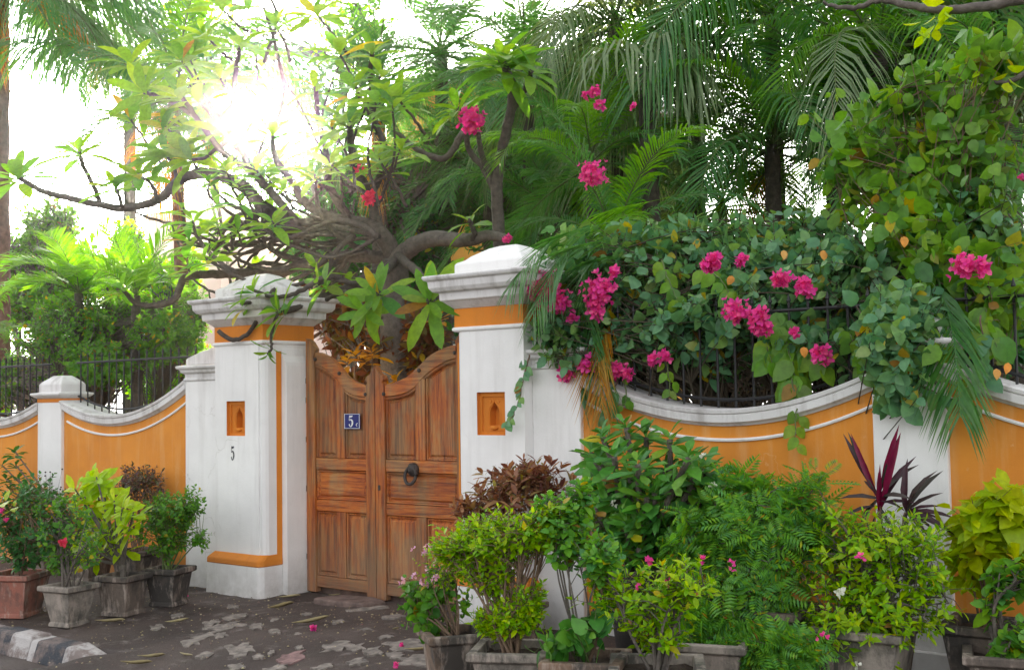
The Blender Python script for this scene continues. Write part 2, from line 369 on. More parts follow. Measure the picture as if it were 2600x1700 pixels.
# ------------------------------------------------------------------ leaf templates: length 1 along +X, face +Z
def blade(shape, nseg, fold=.18, curl=.12, nrib=True):
    """shape: list of (t, halfwidth)"""
    V = [(0, 0, 0)]; F = []
    rows = []
    for i, (t, hw) in enumerate(shape):
        z = -curl * t * t
        if hw < 1e-6:
            V.append((t, 0, z)); rows.append((len(V) - 1,))
        else:
            V += [(t, hw, z + fold * hw), (t, 0, z), (t, -hw, z + fold * hw)]; rows.append((len(V) - 3, len(V) - 2, len(V) - 1))
    prev = (0,)
    for r in rows:
        if len(prev) == 1 and len(r) == 3: F += [(prev[0], r[1], r[0]), (prev[0], r[2], r[1])]
        elif len(prev) == 3 and len(r) == 3: F += [(prev[0], prev[1], r[0]), (prev[1], r[1], r[0]), (prev[1], prev[2], r[1]), (prev[2], r[2], r[1])]
        elif len(prev) == 3 and len(r) == 1: F += [(prev[0], prev[1], r[0]), (prev[1], prev[2], r[0])]
        prev = r
    return np.array(V, float), np.array(F, int)
T = {
    'lance': blade([(.10, .04), (.38, .125), (.65, .14), (.87, .09), (1, 0)], 5, .3, .18),
    'lance2': blade([(.10, .045), (.38, .13), (.68, .145), (.87, .095), (1, 0)], 5, .25, .42),
    'obov': blade([(.2, .07), (.55, .17), (.82, .19), (1, 0)], 4, .3, .12),
    'ovate': blade([(.18, .27), (.45, .35), (.75, .22), (1, 0)], 4, .22, .15),
    'ovate2': blade([(.15, .3), (.45, .4), (.78, .25), (1, 0)], 4, .1, .35),
    'elli': blade([(.3, .2), (.65, .2), (1, 0)], 3, .3, .15),
    'small': blade([(.45, .26), (1, 0)], 2, .3, .1),
    'sword': blade([(.15, .045), (.45, .075), (.75, .055), (1, 0)], 4, .7, .30),
    'spear': blade([(.15, .02), (.45, .042), (.75, .032), (1, 0)], 4, .7, .10),
    'bract': blade([(.35, .38), (.7, .30), (1, 0)], 3, .3, -.2),
}
def pinnate(np_=8, ll=.28, lw=.075, w0=.15):
    V = []; F = []
    V += [(0, .006, 0), (0, -.006, 0), (1, 0, -.12)]; F.append((0, 1, 2))
    for i in range(np_):
        t = w0 + (1 - w0) * (i + .5) / np_; z = -.12 * t * t
        l = ll * (.6 + .8 * math.sin(math.pi * min(1, .15 + t * .75)))
        for s in (1, -1):
            a = R_(62); dx, dy = math.cos(a) * l, math.sin(a) * l * s
            nx, ny = -math.sin(a) * lw * .5, math.cos(a) * lw * .5 * s
            k = len(V)
            V += [(t, 0, z), (t + dx * .5 + nx, dy * .5 + ny, z + .02), (t + dx, dy, z - .03), (t + dx * .5 - nx, dy * .5 - ny, z + .02)]
            F += [(k, k + 1, k + 2), (k, k + 2, k + 3)]
    return np.array(V, float), np.array(F, int)
T['fern'] = pinnate()
T['fern2'] = pinnate(6, .34, .12)
_tm = {}
def tmesh(kind, mat):
    if (kind, mat) not in _tm: _tm[(kind, mat)] = mesh('leaf', T[kind][0], T[kind][1], M[mat], True)
    return _tm[(kind, mat)]
class Leaves:
    def __init__(s, kinds, mat): s.kinds = kinds; s.mat = mat; s.p = []; s.d = []; s.n = []; s.s = []
    def add(s, p, d, n, sc): s.p.append(tuple(p)); s.d.append(tuple(d)); s.n.append(tuple(n)); s.s.append(sc)
    def build(s, parent, nparts, stuff='foliage', part='leaf'):
        if not s.p: return
        P = np.array(s.p); D = np.array(s.d); N = np.array(s.n); S = np.array(s.s)
        D /= np.linalg.norm(D, axis=1)[:, None] + 1e-9
        Y = np.cross(N, D); Y /= np.linalg.norm(Y, axis=1)[:, None] + 1e-9; N = np.cross(D, Y)
        off = np.array(parent_loc(parent)); P = P - off
        Kd = RNG.integers(0, len(s.kinds), len(P))
        dist = np.linalg.norm(P + off - np.array(CAM), axis=1)
        # what shows largest first: near, and inside the picture
        rel = P + off - np.array(CAM); zz = rel @ np.array(_F); u = (rel @ np.array(_X)) / zz * FPX + 1300; v = 850 - (rel @ np.array(_Y)) / zz * FPX
        out = (u < 0) | (u > 2600) | (v < 0) | (v > 1700)
        order = np.argsort(dist - S * 2 + out * 100)
        for i in order[:nparts]:
            Rm = Matrix(((D[i][0], Y[i][0], N[i][0]), (D[i][1], Y[i][1], N[i][1]), (D[i][2], Y[i][2], N[i][2]))) * float(S[i])
            M4 = Rm.to_4x4(); M4.translation = P[i]
            link(part, tmesh(s.kinds[Kd[i]], s.mat), parent, mat4=M4)
        rest = order[nparts:]
        if len(rest):
            VV = []; FF = []; n0 = 0
            for k, kind in enumerate(s.kinds):
                idx = rest[Kd[rest] == k]
                if not len(idx): continue
                tv, tf = T[kind]
                B = np.stack([D[idx], Y[idx], N[idx]], axis=2) * S[idx][:, None, None]
                v_ = np.einsum('nij,vj->nvi', B, tv) + P[idx][:, None, :]
                f_ = tf[None] + (np.arange(len(idx)) * len(tv))[:, None, None] + n0
                VV.append(v_.reshape(-1, 3)); FF.append(f_.reshape(-1, 3)); n0 += len(idx) * len(tv)
            o = link(stuff, mesh(stuff, np.concatenate(VV), np.concatenate(FF), M[s.mat], True), parent)
            o['kind'] = 'stuff'
def rv(): 
    v = RNG.normal(size=3); return Vector(v / np.linalg.norm(v))
def rot_about(v, axis, ang): return Matrix.Rotation(ang, 3, axis) @ v
def sprig(L, p, axis, n, length, size, spread=55, jitter=.25, up=.3, sizevar=.3, droop=0):
    """n leaves spiralling along a shoot that ends at p"""
    axis = Vector(axis).normalized(); a = axis.cross(Vector((.13, .2, 1)))
    if a.length < .1: a = axis.cross(Vector((1, 0, 0)))
    a.normalize(); ph = random.random() * 6.28
    for i in range(n):
        t = i / max(1, n - 1); q = p - axis * length * (1 - t)
        rad = rot_about(a, axis, ph + i * 2.4)
        sp = R_(spread * (1.25 - .65 * t))
        d = axis * math.cos(sp) + rad * math.sin(sp) + rv() * jitter * .5 + Vector((0, 0, -droop))
        d.normalize()
        nn = axis * .8 + Vector((0, 0, up)) + rv() * jitter - d * .0
        if abs(nn.normalized().dot(d)) > .95: nn = rad + rv() * .3
        L.add(q, d, nn, size * (1 + (random.random() - .5) * 2 * sizevar) * (.75 + .35 * math.sin(math.pi * min(1, t + .25))))
def in_ell(shell=.55):
    v = rv(); r = (shell ** 3 + (1 - shell ** 3) * random.random()) ** (1 / 3); return v * r
def bush(root, base, crowns, L, ntips, leaves, size, stem_mat='twig', nmain=6, spread=55, slen=.10, up=.4, droop=0, stem_r=.008, nparts=120, shell=.35, stuff='foliage', jitter=.3, stem_name='stems', twigs=True, build=True, outw=.8):
    """crowns: (centre, rx, ry, rz, weight). stems rise from base, shoots fill the crowns"""
    mains = []; mb = MB(); ws = [c[4] for c in crowns]; tot = sum(ws)
    for k in range(nmain):
        c = random.choices(crowns, ws)[0]; q = Vector(c[0]) + Vector([a * b for a, b in zip(rv(), c[1:4])]) * .55
        b0 = Vector(base) + Vector((random.uniform(-.04, .04), random.uniform(-.04, .04), 0))
        mid = b0.lerp(q, .5) + Vector((random.uniform(-.05, .05), random.uniform(-.05, .05), .06))
        pts = crom([b0, mid, q], 5); mains += pts[2:]
        mb.tube(pts, [stem_r * (1 - .6 * i / (len(pts) - 1)) for i in range(len(pts))], 5)
    for k in range(ntips):
        c = random.choices(crowns, ws)[0]; e = in_ell(shell) * (random.uniform(1.1, 1.5) if random.random() < .16 else 1); q = Vector(c[0]) + Vector((e.x * c[1], e.y * c[2], e.z * c[3]))
        near = min(random.sample(mains, min(len(mains), 10)), key=lambda z: (z - q).length + (.3 if z.z > q.z else 0))
        ax = (q - near); ax = (ax.normalized() if ax.length > 1e-4 else Vector((0, 0, 1))) * .6 + Vector((0, 0, up)) + Vector(e) * outw * .5 + rv() * .2
        if twigs: mb.tube([near, near.lerp(q, .55) + Vector((0, 0, .02)), q], [stem_r * .42, stem_r * .3, stem_r * .15], 3, cap=False)
        sprig(L, q, ax, leaves, slen, size, spread, jitter, up, .45, droop)
    if build:
        mb.build(stem_name, M[stem_mat], root); L.build(root, nparts, stuff)
    else: mb.build(stem_name, M[stem_mat], root)
    return L
def flower_cluster(root, p, r, mat='magenta', n=26, size=.035, name='flower_cluster'):
    V = []; F = []; tv, tf = T['bract']; off = parent_loc(root); k0 = 0
    for i in range(n):
        c = Vector(p) + Vector([max(-1.1, min(1.1, RNG.normal() * .40)) * r for _ in range(3)])
        ax = ((c - Vector(p)).normalized() + Vector((-.3, -.6, .2)) + rv() * .4).normalized()
        a = ax.orthogonal().normalized()
        for j in range(3):
            rad = rot_about(a, ax, j * 2.094 + i); d = (rad + ax * .55).normalized(); nn = ax
            y = nn.cross(d).normalized(); z = d.cross(y)
            s_ = size * random.uniform(.75, 1.2)
            for q in tv: V.append(c - off + (d * q[0] + y * q[1] + z * q[2]) * s_)
            F.append(tf + k0); k0 += len(tv)
    return link(name, mesh(name, np.array([tuple(v) for v in V]), np.concatenate(F), M[mat], True), root)

# ================================================================== THE SETTING
# street and pavement
mb = MB(); mb.add([(-150, -150, -.13), (150, -150, -.13), (150, 150, -.13), (-150, 150, -.13)], [(0, 1, 2, 3)])
tag(mb.build('road', M['asphalt']), 'dark worn street surface in front of the kerb', kind='structure')
xs = np.concatenate([np.linspace(-30, -13, 8), np.linspace(-12.9, 0, 130), np.linspace(.2, 14, 12)]); ys = np.concatenate([np.linspace(-6, -3.4, 8), np.linspace(-3.3, .3, 60)])
V = []; F = []
for i, x in enumerate(xs):
    for j, y in enumerate(ys):
        kerb_edge = x < -6.95 and y < -1.80
        z = ground_z(x, y) + .006 * math.sin(x * 9.1 + y * 4) * math.sin(y * 7.3 - x) + .004 * math.sin(x * 23 + y * 17)
        if kerb_edge: z = -.115 + .004 * math.sin(x * 13 + y * 9)
        V.append((x, y, max(z, -.118)))
n = len(ys)
for i in range(len(xs) - 1):
    for j in range(n - 1): F.append((i * n + j, (i + 1) * n + j, (i + 1) * n + j + 1, i * n + j + 1))
tag(link('pavement', mesh('pavement', V, F, M['ground'], True)), 'dark earthy pavement and driveway', kind='structure')
pavement = bpy.data.objects['pavement']
mb = MB(); mb.add([(-90, .26, .05), (60, .26, .05), (60, 90, .05), (-90, 90, .05)], [(0, 1, 2, 3)])
tag(mb.build('garden_ground', M['garden']), kind='structure')
# pale worn cement patches showing through the dirt
PATCH = [(575, 1590, 55, 10), (520, 1615, 40, 8), (560, 1612, 22, 7), (610, 1645, 42, 13), (655, 1660, 16, 5), (738, 1665, 48, 12), (590, 1567, 40, 7), (650, 1592, 20, 8),
         (855, 1640, 45, 11), (905, 1645, 26, 9), (950, 1655, 28, 12), (905, 1678, 30, 8), (1030, 1640, 60, 16), (1060, 1680, 60, 18), (1005, 1665, 26, 9), (840, 1522, 34, 6),
         (700, 1605, 18, 7), (590, 1540, 15, 6), (1000, 1568, 30, 6), (940, 1548, 60, 6), (480, 1632, 26, 8), (540, 1578, 24, 6), (755, 1611, 10, 4), (450, 1560, 20, 5), (820, 1690, 30, 7), (620, 1560, 10, 3), (700, 1575, 14, 4), (780, 1560, 16, 4), (860, 1580, 18, 4), (930, 1600, 14, 4), (760, 1640, 12, 4), (690, 1650, 10, 4), (520, 1660, 26, 6), (600, 1690, 24, 6), (700, 1690, 30, 6), (980, 1620, 20, 5), (400, 1590, 22, 6)]
for i, (px, py, rx, ry) in enumerate(PATCH):
    rg = random.Random(i * 3 + 1); pts = []
    nn_ = 17
    for k in range(nn_):
        a = 2 * math.pi * k / nn_; rr = rg.uniform(.45, 1.2) * (1.12 if abs(math.cos(2 * a)) < .45 else .88)
        q = atz(px + math.cos(a) * rx * rr + math.sin(a) * ry * .9, py + math.sin(a) * ry * rr - math.cos(a) * rx * .12, ground_z(*atz(px, py, 0)[:2]))
        pts.append(Vector((q.x, q.y, ground_z(q.x, q.y) + .0085)))
    mb = MB(); low = [p - Vector((0, 0, .03)) for p in pts]; mb.loft([low, pts]); mb.build('paving_patch', M['patch_red' if i in (5,) else 'patch'], pavement)
# kerb
kerb = empty('kerb', (-8.4, -1.9, -.12), 'low kerb of worn black and white painted stones', None); tag(kerb, kind='structure')
x = -14.0
while x < -6.95:
    l = .46 if x > -9 else .6; x1 = min(x + l, -6.86); last = x1 >= -6.87
    rg = random.Random(int(x * 100)); zt = .035 + rg.uniform(-.012, .012); yo = rg.uniform(-.012, .012)
    mb = MB(); e = .006
    r0 = [(x + e, -1.99 + yo, -.13), (x + e, -1.78 + yo, -.13), (x + e, -1.78 + yo, zt), (x + e, -1.94 + yo, zt - .005)]
    if last: r1 = [(x1, -1.97 + yo, -.13), (x1, -1.79 + yo, -.13), (x1, -1.80 + yo, zt - .075), (x1, -1.93 + yo, zt - .085)]
    else: r1 = [(x1 - e, -1.99 + yo, -.13), (x1 - e, -1.78 + yo, -.13), (x1 - e, -1.78 + yo, zt), (x1 - e, -1.94 + yo, zt - .005)]
    mb.loft([r0, r1]); mb.build('kerbstone', M['kerb'], kerb, bevel=.02, seg=2); x = x1
# garden wall with sagging coping ---------------------------------------------------
def sag(xc, k, zmin): return lambda x: zmin + k * (x - xc) ** 2
def sweep(profile, xs_, f):
    """profile (y, dz) ring swept along x, riding on f(x)"""
    return [[(x, y, f(x) + dz) for y, dz in profile] for x in xs_]
BEAD = [(.01, -.165), (-.012, -.168), (-.016, -.176), (-.012, -.186), (.01, -.188)]
COP = [(.24, -.095), (-.012, -.095), (-.022, -.085), (-.045, -.072), (-.05, -.032), (-.042, -.026), (-.055, -.02), (-.06, .0), (-.03, .008), (.26, .008)]
def wall_panel(root, x0, x1, f, bead_in=0.0, zb=None, base_trim=None):
    n = 28; X = [x0 + (x1 - x0) * i / n for i in range(n + 1)]
    mb = MB(); g = lambda x: ground_z(x, 0) - .03
    mb.loft([[(x, .0, g(x)), (x, .0, f(x) - .08), (x, .22, f(x) - .08), (x, .22, g(x))] for x in X])
    mb.build('panel', M['orange'], root)
    mb = MB(); mb.loft(sweep(COP, X, f)); mb.build('coping', M['cornice'], root)
    X2 = [x0 + bead_in + (x1 - x0 - bead_in) * i / n for i in range(n + 1)]
    mb = MB(); mb.loft(sweep(BEAD, X2, f)); mb.build('bead', M['white'], root)
    if base_trim:
        h = base_trim; mb = MB()
        mb.loft([[(x, .0, g(x)), (x, -.055, g(x)), (x, -.055, ground_z(x, 0) + h - .01), (x, -.04, ground_z(x, 0) + h + .004), (x, .0, ground_z(x, 0) + h + .004)] for x in X])
        mb.build('base_course', M['white'], root)
def pier(root, x0, x1, ztop, capd=.22):
    p = MB(); p.box(x0, x1, -.035, .24, -.03, ztop); pr = p.build('pier', M['white'], root, bevel=.006)
    p = MB(); p.box(x0 - .003, x1 + .003, -.038, .243, ztop, ztop + .035); p.build('orange_band', M['orange_trim'], pr)
    z = ztop + .035
    p = MB(); p.stack([(x0 - .0, x1 + .0, -.036, .241, z), (x0 - .02, x1 + .02, -.056, .26, z + .012), (x0 - .055, x1 + .055, -.09, .29, z + .035), (x0 - .055, x1 + .055, -.09, .29, z + .055), (x0 + .01, x1 - .01, -.03, .24, z + .062),
                       (x0 + .01, x1 - .01, -.03, .24, z + .14), (x0 + .03, x1 - .03, -.01, .22, z + .165), (x0 + .12, x1 - .12, .06, .16, z + .225)])
    p.build('cap', M['cornice'], pr, bevel=.006)
    return pr
wl = empty('garden_wall', (-10.7, .1, 0), 'orange garden wall with white sagging coping, far left behind the small pots', 'wall')
wall_panel(wl, -10.515, -8.555, sag(-9.71, .226, 1.505), .06)
wall_panel(wl, -13.0, -10.935, sag(-11.85, .20, 1.47), 0)
pier(wl, -10.935, -10.515, 1.64)
wall_panel(wl, -15.4, -13.4, sag(-14.4, .23, 1.47)); pier(wl, -13.4, -13.0, 1.64)
wr = empty('garden_wall', (-2.3, .1, .1), 'orange garden wall with white sagging coping, right of the gate under the bougainvillea', 'wall')
wall_panel(wr, -4.397, -2.46, sag(-3.38, .235, 1.522), 0, base_trim=.085)
wall_panel(wr, -2.062, -.1, sag(-1.06, .235, 1.522), 0, base_trim=.085)
pier(wr, -2.46, -2.062, 1.80); 
mb = MB(); g0 = ground_z(-2.2, 0); mb.box(-2.50, -2.02, -.075, -.036, g0 - .03, g0 + .10); mb.build('base_course', M['white'], wr, bevel=.006)
wall_panel(wr, .3, 2.4, sag(1.3, .235, 1.522), 0, base_trim=.085); pier(wr, -.1, .3, 1.80)

# gate pillars ----------------------------------------------------------------------
def ring_faces(mb, outer, inner, mi=0):
    n = len(outer); mb.add(list(outer) + list(inner), [(i, (i + 1) % n, n + (i + 1) % n, n + i) for i in range(n)], mi)
def ogee(cx, z0, hw, hs, hp, n=7):
    """pointed arch outline, clockwise from bottom left; (x,z)"""
    pts = [(cx - hw, z0), (cx - hw, z0 + hs)]
    for i in range(1, n): t = i / n; pts.append((cx - hw * (1 - t) * (1 - .25 * math.sin(t * math.pi)) , z0 + hs + (hp - hs) * (t ** 1.0 if t > .5 else t * 1.0)))
    left = pts; 
    left = [(cx - hw, z0), (cx - hw, z0 + hs), (cx - hw * .93, z0 + hs + .018), (cx - hw * .72, z0 + hs + .036), (cx - hw * .35, z0 + hs + .052), (cx - hw * .12, z0 + hs + .066), (cx, z0 + hp)]
    right = [(2 * cx - a, b) for a, b in left[::-1][1:]]
    return left + right
def pillar(x0, x1, label, mirror, number=False, nic=None):
    """x0..x1 shaft; gate side is x1 unless mirror"""
    root = empty('gate_pillar', ((x0 + x1) / 2, .1, .06), label, 'gate pillar')
    s = -1 if mirror else 1
    gx = x0 if mirror else x1; ox = x1 if mirror else x0       # gate side, outer side
    def X(d): return gx - s * d                                # distance inward from the gate side
    W = x1 - x0; yf = -.12; zb = ground_z((x0 + x1) / 2, 0)
    # plan outline of the shaft with its grooved, softened corner
    def outline(side_in, outer_in):
        c = [(X(W - outer_in), yf + .12), (X(W - outer_in), .36), (X(side_in), .36), (X(side_in), yf + .055), (X(side_in + .012), yf + .03), (X(side_in + .03), yf + .012), (X(side_in + .0575), yf + .012), (X(side_in + .0575), yf + .12)]
        return c
    pl = outline(0, 0); 
    mb = MB(); mb.loft([[(a, b, z) for a, b in pl] for z in (zb, 2.10)]); 
    # front skin with the recess for the niche
    fx0, fx1 = sorted((X(W), X(.058))); nx0, nx1, nz0, nz1 = nic
    O = []; I = []
    ogl = ogee((nx0 + nx1) / 2 + .0, nz0 + .065, .042, .085, .165)
    def rectpts(a, b, c, d, n): # matched points round a rectangle
        per = []
        P = [(a, c), (a, d), (b, d), (b, c)]
        for k in range(4):
            p, q = P[k], P[(k + 1) % 4]
            for j in range(n): per.append((p[0] + (q[0] - p[0]) * j / n, p[1] + (q[1] - p[1]) * j / n))
        return per
    A = rectpts(fx0, fx1, zb, 2.10, 1); B = rectpts(nx0, nx1, nz0, nz1, 1)
    ring_faces(mb, [(a, yf, z) for a, z in A], [(a, yf, z) for a, z in B])
    # edges of the skin
    ring_faces(mb, [(a, yf, z) for a, z in A], [(a, yf + .121, z) for a, z in A])
    sh = mb.build('shaft', M['white'], root)
    # niche: reveals, back plate with a pointed arch hole
    mb = MB(); dpt = yf + .028
    ring_faces(mb, [(a, yf + .0005, z) for a, z in B], [(a, dpt, z) for a, z in B])
    inn = rectpts(nx0 + .022, nx1 - .018, nz0 + .02, nz1 - .03, 1)
    ring_faces(mb, [(a, dpt, z) for a, z in B], [(a, dpt, z) for a, z in inn])
    ring_faces(mb, [(a, dpt, z) for a, z in inn], [(a, dpt + .012, z) for a, z in inn])
    n_ = len(ogl); a0, a1, c0, c1 = nx0 + .022, nx1 - .018, nz0 + .02, nz1 - .03
    cxm, czm = (nx0 + nx1) / 2, nz0 + .13
    outer = []
    corners = [(a0, c0), (a0, c1), (a1, c1), (a1, c0)]
    for k, (a, z) in enumerate(ogl):
        if k == 0: q = (a0, c0)
        elif k == n_ - 1: q = (a1, c0)
        elif k <= 2: q = (a0, z)
        elif k == 3: q = (a0, c1)
        elif k == n_ - 4: q = (a1, c1)
        elif k >= n_ - 3: q = (a1, z)
        else: q = (a, c1)
        outer.append(q)
    d2 = dpt + .012
    ring_faces(mb, [(a, d2, z) for a, z in outer], [(a, d2, z) for a, z in ogl])
    ring_faces(mb, [(a, d2, z) for a, z in ogl], [(a, d2 + .06, z) for a, z in ogl])
    mb.add([(a, d2 + .06, z) for a, z in ogl], [tuple(range(n_))])
    # raised hood round the arch, shelf and little rosettes
    hood = ogee(cxm, nz0 + .065, .052, .092, .185)
    for (p, q) in zip(hood[:-1], hood[1:]): mb.tube([(p[0], d2 - .001, p[1]), (q[0], d2 - .001, q[1])], .004, 5)
    mb.tube([(cxm - .03 + .06 * i / 4, d2 - .006 - .008 * math.sin(math.pi * i / 4), nz0 + .048) for i in range(5)], [.005, .012, .015, .012, .005], 8)
    for dx in (-.035, .035): mb.tube([(cxm + dx, d2 + .002, nz1 - .062), (cxm + dx, d2 - .006, nz1 - .062)], .011, 7)
    for zz in (nz0 + .032, nz1 - .045): mb.box(cxm - .07, cxm + .07, d2 - .004, d2 + .004, zz - .003, zz + .003)
    mb.build('niche', M['orange_trim'], root)
    # plinth with sloping orange course
    pf = yf - .05; e = .045
    def rect(a, b_, y0, z): 
        p, q = sorted((X(W + a), X(-b_))); return (p, q, y0, .30, z)
    def prect(a, g, y0, y1, z):
        """plan ring with the gate-side corner cut"""
        pts = [(X(W + a), y0), (X(W + a), y1), (X(-g), y1), (X(-g), y0 + .05), (X(-g + .012), y0 + .02), (X(-g + .03), y0)]
        return [(p_[0], p_[1], z) for p_ in pts]
    y1 = .07
    mb = MB(); mb.loft([prect(e + .02, .012, pf - .005, y1, zb - .05), prect(e, .006, pf, y1, zb + .245)]); mb.build('plinth', M['white'], root, bevel=.006)
    mb = MB(); mb.loft([prect(e + .004, .010, pf - .004, y1, zb + .245), prect(e + .002, .008, pf - .003, y1, zb + .29), prect(.006, .002, yf - .004, y1, zb + .335)]); mb.build('string_course', M['orange_trim'], root, bevel=.008, seg=2)
    mb = MB(); ya, yb = .015, .068
    xa, xb = sorted((X(0), X(-.0035))); mb.box(xa, xb, ya, yb, zb + .30, 2.02); mb.build('orange_strip', M['orange_trim'], root)
    # door jamb standing a little proud of the reveal, with a curved shoulder
    jw = .06; prof = [(0, zb), (jw, zb), (jw, 1.90), (jw * .93, 1.93), (jw * .6, 1.955), (jw * .25, 1.985), (.004, 2.04), (0, 2.05)]
    mb = MB(); mb.loft([[(X(-a), y, z) for a, z in prof] for y in (.07, .30)]); mb.build('jamb', M['white'], root, bevel=.004)
    if mirror:
        mb = MB(); mb.box(X(0) - .003, X(0) + .007, yf + .028, yf + .034, zb + .33, 2.0); mb.build('orange_line', M['orange_trim'], root)
        mb = MB(); a_, b_ = sorted((X(-jw - .10), X(0))); mb.box(a_, b_, .33, .45, zb, 1.9); mb.build('rear_jamb', M['white'], root)
    # astragal, frieze, cornice and cap
    def rr(o, z, yb_=.42): p, q = x0 - o, x1 + o; return (p, q, yf - o, yb_ + o, z)
    mb = MB(); mb.stack([rr(.004, 2.075), rr(.016, 2.085), rr(.016, 2.10), rr(.006, 2.108)]); mb.build('astragal', M['white'], root, bevel=.003)
    mb = MB(); mb.stack([rr(.002, 2.108), rr(.002, 2.235)]); mb.build('frieze', M['orange_trim'], root)
    mb = MB(); mb.stack([rr(.004, 2.235), rr(.012, 2.243), rr(.06, 2.285), rr(.075, 2.292), rr(.078, 2.345), rr(.11, 2.352), rr(.125, 2.372), rr(.13, 2.38), rr(.135, 2.425), rr(.155, 2.432), rr(.165, 2.452), rr(.16, 2.462), rr(.02, 2.475)])
    mb.build('cornice', M['cornice'], root, bevel=.004)
    mb = MB(); mb.stack([rr(-.0, 2.47, .38), rr(-.0, 2.545, .38), rr(-.012, 2.555, .38), rr(-.05, 2.572, .38), rr(-.08, 2.60, .38), rr(-.17, 2.655, .38), rr(-.23, 2.675, .38)])
    mb.build('cap', M['white' if mirror else 'cornice'], root, bevel=.006)
    return root, X, W, yf, zb
def buttress(root, xa, xb, outer_left):
    """lower shoulder between the pillar and the wall"""
    o = -1 if outer_left else 1; zb = ground_z(xa, 0)
    a, b = xa, xb
    def R2(k, z, y=0): 
        return (a - (k if outer_left else 0), b + (0 if outer_left else k), -.035 - k, .25 + k, z)
    mb = MB(); mb.stack([R2(0, zb - .03), R2(0, 1.80)]); bt = mb.build('side_pier', M['white'], root, bevel=.005)
    mb = MB(); mb.stack([R2(.001, 1.80), R2(.012, 1.805), R2(.012, 1.822), R2(.002, 1.828), R2(.004, 1.86), R2(.03, 1.875), R2(.035, 1.895), R2(.06, 1.91), R2(.062, 1.93), R2(.0, 1.94)]); mb.build('side_cornice', M['cornice'], bt, bevel=.003)
    xo = a if outer_left else b; xi = b if outer_left else a; w_ = xi - xo
    pr = [(0, 1.94), (0, 1.985), (.03, 1.995), (.12, 2.01), (.45, 2.055), (.75, 2.075), (1, 2.08), (1, 1.94)]
    mb = MB(); mb.loft([[(xo + w_ * t, y, z) for t, z in pr] for y in (-.03, .22)]); mb.build('side_cap', M['cornice'], bt, bevel=.006)
LX0, LX1 = -8.035, -7.425
pl_, X_, W_, yf_, zb_ = pillar(LX0, LX1, 'white gate pillar left of the wooden gate, with the number 5 painted below its orange niche', False, True, (-7.885, -7.650, 1.34, 1.622))
buttress(pl_, -8.555, LX0, True)
RX0, RX1 = -5.385, -4.785
pr_, X_, W_, yf_, zb_ = pillar(RX0, RX1, 'white gate pillar right of the wooden gate with an orange niche, brushed by palm leaves', True, False, (-5.195, -4.950, 1.365, 1.655))
buttress(pr_, RX1, -4.397, False)
# numerals drawn as strokes (x, z, width)
def strokes(name, parent, o, ux, S, mat, y, lines, wx=1.0):
    mb = MB()
    for ln in lines:
        pts = crom([Vector((a, 0, b)) for a, b, _ in ln], 5) if len(ln) > 2 else [Vector((a, 0, b)) for a, b, _ in ln]
        m_ = (len(pts) - 1) / (len(ln) - 1); wd = []
        for i in range(len(pts)):
            t = i / m_; k = min(int(t), len(ln) - 2); f_ = t - k; wd.append(ln[k][2] * (1 - f_) + ln[k + 1][2] * f_)
        for i in range(len(pts) - 1):
            p, q = pts[i], pts[i + 1]; d = (q - p).normalized(); nn = Vector((-d.z, 0, d.x))
            quad = [p + nn * wd[i], q + nn * wd[i + 1], q - nn * wd[i + 1], p - nn * wd[i]]
            yy = y - .00002 * (i % 2)
            r0 = [(o[0] + v.x * S * wx, yy, o[1] + v.z * S) for v in quad]; r1 = [(a, yy + .0015, c) for a, _, c in r0]
            mb.loft([r0, r1])
    return mb.build(name, M[mat], parent)
FIVE = [[(-.20, .44, .075), (-.02, .40, .085), (.22, .46, .05)], [(-.19, .47, .028), (-.22, .08, .022)],
        [(-.22, .06, .02), (.0, .14, .05), (.18, .0, .09), (.20, -.18, .095), (.08, -.40, .06), (-.10, -.46, .03), (-.22, -.36, .03)], [(-.25, -.31, .07), (-.15, -.31, .07)]]
strokes('painted_number', pl_, (at(591, 1150, -.12).x, at(591, 1150, -.12).z), 1, .115, 'black', -.1225, FIVE, .62)

# wooden gate ------------------------------------------------------------------------
GY = .28
def gx(px): return at(px, 1200, GY).x
def gz(px, py): return at(px, py, GY).z
Z = dict(bot=.115, br1=gz(850, 1465), lp1=gz(850, 1466), r2a=gz(850, 1298), r2b=gz(850, 1270), r1a=gz(850, 1192), r1b=gz(850, 1163))
CT = [(.0, gz(781, 896)), (.10, gz(790, 897)), (.33, gz(825, 911)), (.48, gz(850, 932)), (.66, gz(877, 959)), (.82, gz(899, 971)), (1.0, gz(926, 978))]
CB = [(.0, gz(781, 925)), (.16, gz(802, 932)), (.40, gz(835, 957)), (.60, gz(867, 991)), (.80, gz(896, 1004)), (1.0, gz(926, 1008))]
def interp(tab, t):
    for (a, za), (b, zb2) in zip(tab[:-1], tab[1:]):
        if t <= b: k = (t - a) / (b - a); return za + (zb2 - za) * k
    return tab[-1][1]
def smooth_tab(tab):
    pts = crom([Vector((a, 0, b)) for a, b in tab], 5); return [(p.x, p.z) for p in pts]
CT, CB = smooth_tab(CT), smooth_tab(CB)
